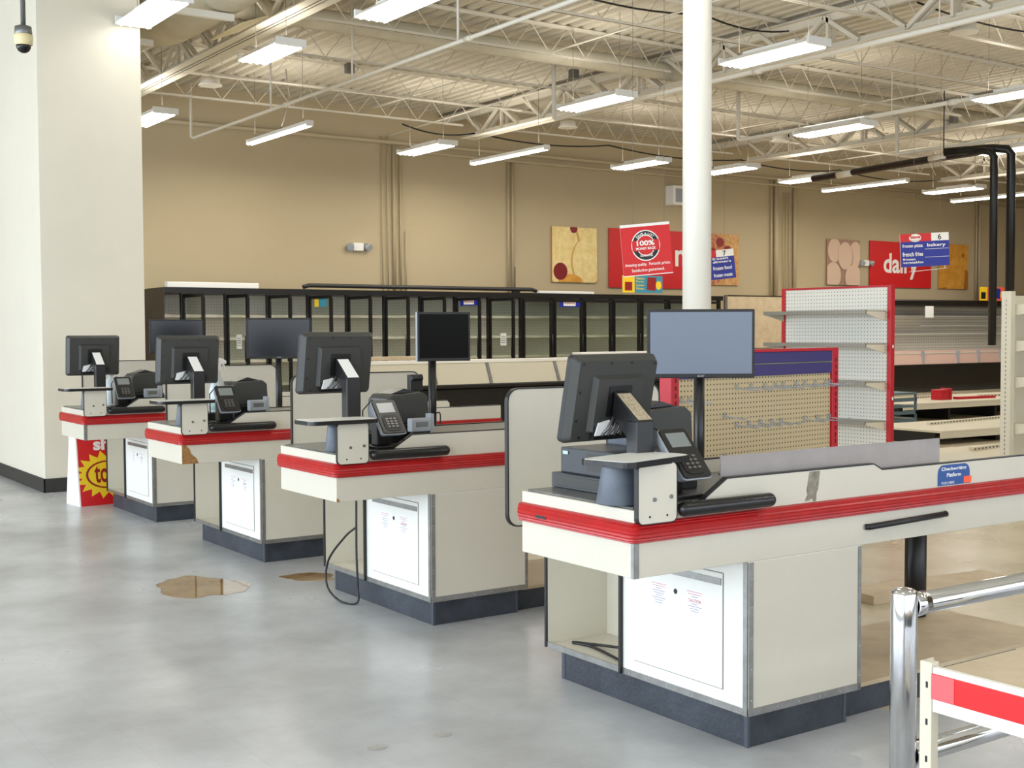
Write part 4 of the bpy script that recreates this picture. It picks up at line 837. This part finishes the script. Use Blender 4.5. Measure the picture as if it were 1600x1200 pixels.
# gray cups beneath the check shelves
def make_cup(label):
    b = MB().lathe([(.066, 0), (.068, .004), (.052, .118), (.05, .135), (.044, .135), (.045, .118), (.06, .01), (.001, .008)], seg=32); o = b.build('gray_cup', 'cup'); return tag(o, label, 'cup', 'gray cups under the check shelves')
cu = make_cup('gray plastic cup under the check shelf of the nearest counter'); cu.location = (.045, .13, .902); cu.scale = (1.15, 1.15, 1)
for i, lab in ((1, 'gray plastic cup under the check shelf of the second counter'), (2, 'gray plastic cup under the check shelf of the third counter'), (3, 'gray plastic cup under the check shelf of the farthest counter')):
    c_ = cu.copy(); COL.objects.link(c_); c_.location = (LANES[i][0] + .06, LANES[i][1] + .13, .902); c_['label'] = lab; c_.scale = (.72, .72, .95)
# receipt printer / register bases
def make_printer(label):
    t = thing('receipt_printer', label, 'printer', (0, 0, 0), 0, 'black receipt printers')
    MB().box(-.125, .13, -.12, .14, -.012, .08).build('base', 'blk', t, .006)
    b = MB(); b.prism([(-.11, .08), (-.12, .14), (-.115, .205), (-.09, .235), (.09, .245), (.122, .22), (.13, .08)], 'y', -.1, .13); b.build('cover', 'dgray', t, .008)
    MB().prism([(-.123, .09), (-.13, .14), (-.125, .205), (-.105, .215), (-.108, .09)], 'y', -.08, .1).build('front_cover', 'cup', t, .006)
    MB().prism([(-.08, .238), (.0, .265), (.08, .244)], 'y', -.06, .08).build('paper_lid', 'blk', t, .002)
    MB().box(-.16, -.13, -.13, -.09, .06, .085).build('lever', 'blk', t, .004)
    return t
pr_ = make_printer('dark receipt printer behind the nearest register, left of the monitor pole'); pr_.location = (.50, .50, .95)
for i, lab in ((1, 'black receipt printer on the second counter'), (2, 'black receipt printer on the third counter by the spray bottle'), (3, 'black receipt printer on the farthest counter')):
    dup(pr_, (LANES[i][0] + .60, LANES[i][1] + .46, .915), 0, lab)
def make_reader(label):
    t = thing('check_reader', label, 'check reader', (0, 0, 0), 0, 'silver check readers')
    MB().box(-.065, .05, -.03, .02, .06, .13).build('body', 'silver', t, .006); MB().box(.05, .075, -.02, .03, .0, .15).build('tower', 'silver', t, .003); MB().box(-.04, .03, -.032, -.03, .085, .112).build('slot', 'hinge', t); MB().box(-.05, .05, -.02, .02, 0, .06).build('foot', 'blk', t)
    return t
rd = make_reader('silver check reader beside the pole of the second counter'); rd.location = (LANES[1][0] + .60, LANES[1][1] + .24, .904)
dup(rd, (LANES[2][0] + .60, LANES[2][1] + .24, .906), 0, 'silver check reader on the third counter below the printer'); dup(rd, (LANES[3][0] + .60, LANES[3][1] + .24, .906), 0, 'silver check reader on the farthest counter')
t = thing('cash_drawer', 'gray cash drawer with a register base on top on the nearest counter', 'cash drawer', (.13, .27, .902))
MB().box(0, .40, 0, .36, 0, .055).build('drawer_case', 'gray', t, .004); MB().box(-.003, 0, .02, .34, .01, .048).build('drawer_front', 'dgray', t, .001)
t = thing('register', 'dark gray register box below the nearest touchscreen', 'register', (.15, .28, .957))
MB().box(0, .34, 0, .32, 0, .095).build('case', 'gray', t, .006); MB().box(-.003, 0, .03, .16, .02, .08).build('front_panel', 'dgray', t); MB().box(-.004, -.003, .27, .3, .07, .082).build('logo_spot', 'mint', t)
# black box bits on other lanes
for i in (1, 2, 3):
    t = thing('cash_drawer', 'black cash drawer under the printer area of the %s counter' % ('second', 'third', 'farthest')[i - 1], 'cash drawer', (LANES[i][0] + .3, LANES[i][1] + .40, .902)); MB().box(0, .24, -.0, .2, 0, .05).build('drawer_case', 'blk', t, .004)
t = thing('barcode_scanner', 'small black device clipped to the pole of the second counter', 'scanner', (LANES[1][0] + .86, LANES[1][1] + .72, 1.1)); MB().box(-.07, 0, -.03, .03, .0, .05).box(-.05, .03, -.02, .02, .05, .14).cyl((-.05, -.03, .12), (.02, -.03, .12), .015, 10).build('body', 'blk', t, .003); MB().box(-.05, -.02, -.032, -.03, .02, .04).build('label', 'paper', t)
# bottles
t = thing('spray_bottle', 'translucent white spray bottle beside the third touchscreen', 'bottle', (LANES[2][0] + .42, LANES[2][1] + .48, .953)); t.scale = (1.2, 1.2, 1.25)
MB().lathe([(.044, 0), (.046, .01), (.046, .11), (.036, .15), (.018, .2), (.016, .215)], seg=24).build('bottle', 'bottle', t); MB().lathe([(.0465, .01), (.0468, .07), (.0465, .071)], seg=24).build('liquid', 'mint', t)
MB().prism([(-.02, .215), (-.02, .26), (-.045, .28), (.02, .285), (.05, .27), (.05, .255), (.02, .25), (.015, .215)], 'y', -.012, .012).prism([(.03, .25), (.045, .2), (.05, .2), (.04, .255)], 'y', -.006, .006).build('trigger_head', 'signw', t, .003)
t = thing('plastic_jug', 'white plastic bottle behind the farthest touchscreen', 'bottle', (LANES[3][0] + .33, LANES[3][1] + .42, .902)); MB().lathe([(.06, 0), (.062, .01), (.062, .16), (.045, .2), (.02, .22), (.02, .24)], seg=24).build('bottle', 'bottle', t); MB().lathe([(.022, .24), (.022, .26)], seg=16).build('cap', 'signw', t)

# cables
cable('black_cord', 'black cord looping from the bin of the second counter to the floor', [(.50, 2.925, .42), (.47, 3.0, .36), (.43, 3.12, .22), (.42, 3.12, .08), (.44, 3.0, .012), (.49, 2.90, .015), (.50, 2.91, .1), (.50, 2.92, .3), (.502, 2.92, .6)], .006, 'black')
cable('black_cord', 'black cable lying in the open bin of the nearest counter', [(.75, .70, .165), (.66, 1.0, .15), (.6, 1.12, .147), (.62, 1.0, .147), (.56, .72, .15)], .006, 'black')
cable('black_cord', 'thin cord beside the pole base of the second counter', [(.98, 2.975, .97), (1.06, 2.97, 1.02), (1.05, 2.95, .93)], .004, 'black')

# ------------------------------------------------------------ floor signs, rail, shelf in front
t = thing('floor_sign', 'red A-frame sign with yellow burst standing behind the farthest counter', 'sign', (.347, 7.70, 0), math.radians(6))
b = MB(); b.hexa([(0, 0, 0), (.55, 0, 0), (.55, .3, 0), (0, .3, 0), (0.0, .10, .72), (.55, .10, .72), (.55, .2, .72), (0, .2, .72)]); b.build('side_body', 'signw', t)
F = frame((0, -.001, 0), (1, 0, 0), (0, .10, .72)); flat('red_face', rect(.012, .55, .0, .72), 'signred', t, F)
st = [(.31 + (.30 if i % 2 == 0 else .225) * math.cos(2 * pi * i / 36), .26 + (.21 if i % 2 == 0 else .155) * math.sin(2 * pi * i / 36)) for i in range(36)]
flat('yellow_burst', clip([(a - .062, b_) for a, b_ in st], .535, .72), 'yellow', t, Matrix.Translation((.012, 0, 0)) @ F, .0012)
flat('oval_ring', disc(.26, .26, .19, .12), 'maroon', t, F, .002); flat('oval_inner', disc(.265, .26, .175, .108), 'yellow', t, F, .003)
text('lettering', 'tou', 'maroon', t, F, .145, .19, h=.15, w=.19, bold=.02, depth=.005); text('lettering', 'sh', 'signw', t, F, .15, .47, h=.11, w=.15, bold=.04, depth=.003)
# chrome rail
t = thing('chrome_rail', 'chrome guard rail with round post and two horizontal tubes at lower right', 'rail', (.275, -.851, 0))
MB().lathe([(.037, 0), (.037, .735), (.034, .745), (.022, .752), (.002, .755)], seg=40).build('post', 'chrome', t)
for z_ in (.70, .27):
    b = MB(); b.cyl((.03, 0, z_), (1.9, 0, z_), .031, 28); b.build('tube', 'chrome', t); b = MB(); b.cyl((.03, 0, z_), (.085, 0, z_), .035, 28); b.build('socket', 'chrome', t)
MB().cyl((1.9, 0, 0), (1.9, 0, .735), .037, 32).build('post', 'chrome', t)
# low shelf in the right foreground
t = thing('foreground_shelf', 'low tan-topped shelf with red price strip at the lower right corner', 'shelving', (-.127, -1.212, 0))
b = MB(); b.box(0, .028, -.034, 0, 0, .687).box(.0, .05, -.004, 0, 0, .687); b.build('upright', 'cream', t, .002)
b = MB()
for k in range(14): b.box(.034, .042, .0001, .0008, .04 + k * .045, .055 + k * .045); b.box(-.0008, -.0001, -.024, -.018, .04 + k * .045, .055 + k * .045) if k % 2 else None
b.build('slots', 'black', t)
MB().box(.02, .5, -1.6, -.036, .655, .672).build('shelf_top', 'wood', t, .003); MB().box(.0, .02, -1.6, -.036, .57, .678).build('front_rail', 'lamw', t, .003)
MB().box(-.004, 0, -1.6, -.037, .602, .664).build('price_strip', 'signred', t, .002)
MB().box(-.0055, -.004, -.1, -.037, .603, .663).build('clear_label', 'peeled', t)
MB().box(.02, .5, -.05, -.036, .6, .655).build('end_lip', 'hinge', t); MB().box(.03, .48, -1.6, -.2, .1, .14).build('base_shelf', 'cream', t)
# puddles and stains
def blob(label, cx, cy, rx, ry, seed, rot=0, m='puddle'):
    random.seed(seed); n = 40; P = []
    ph = [random.uniform(0, 6.28) for _ in range(4)]
    for i in range(n):
        a = 2 * pi * i / n; k = 1 + .12 * math.sin(2 * a + ph[0]) + .1 * math.sin(3 * a + ph[1]) + .06 * math.sin(5 * a + ph[2]) + .04 * math.sin(9 * a + ph[3])
        P.append((rx * k * math.cos(a), ry * k * math.sin(a)))
    o = MB().prism(P, 'z', 0.0004, .0014).build('floor_puddle', m); o.location = (cx, cy, 0); o.rotation_euler = (0, 0, rot); return tag(o, label, 'puddle')
blob('amber water puddle on the floor before the second counter, larger one', -.02, 3.88, .22, .36, 3, .1)
blob('brown puddle on the floor beside the second counter bin, smaller one', .62, 3.77, .17, .12, 5, -.6)

o = MB().box(0, 1.1, 0, .25, 0, .05).build('floor_plank', 'wood', bevel=.003); o.location = (2.75, 1.28, 0); o.rotation_euler = (0, 0, -.12); tag(o, 'short tan plank on the floor behind the support leg of the nearest counter', 'plank')
M['stain'] = mat('dull_floor_stain', (150, 148, 144), .4, rgb2=(176, 174, 170), scale=9)
for cx, cy, lab in ((-.525, .789, 'left'), (-.261, .776, 'right')):
    o = MB().prism(disc(0, 0, .038, .03), 'z', .0004, .0012).build('floor_stain', 'stain'); o.location = (cx, cy, 0); tag(o, lab + ' one of two small round gray stains on the floor at bottom centre', 'stain', 'round floor stains')
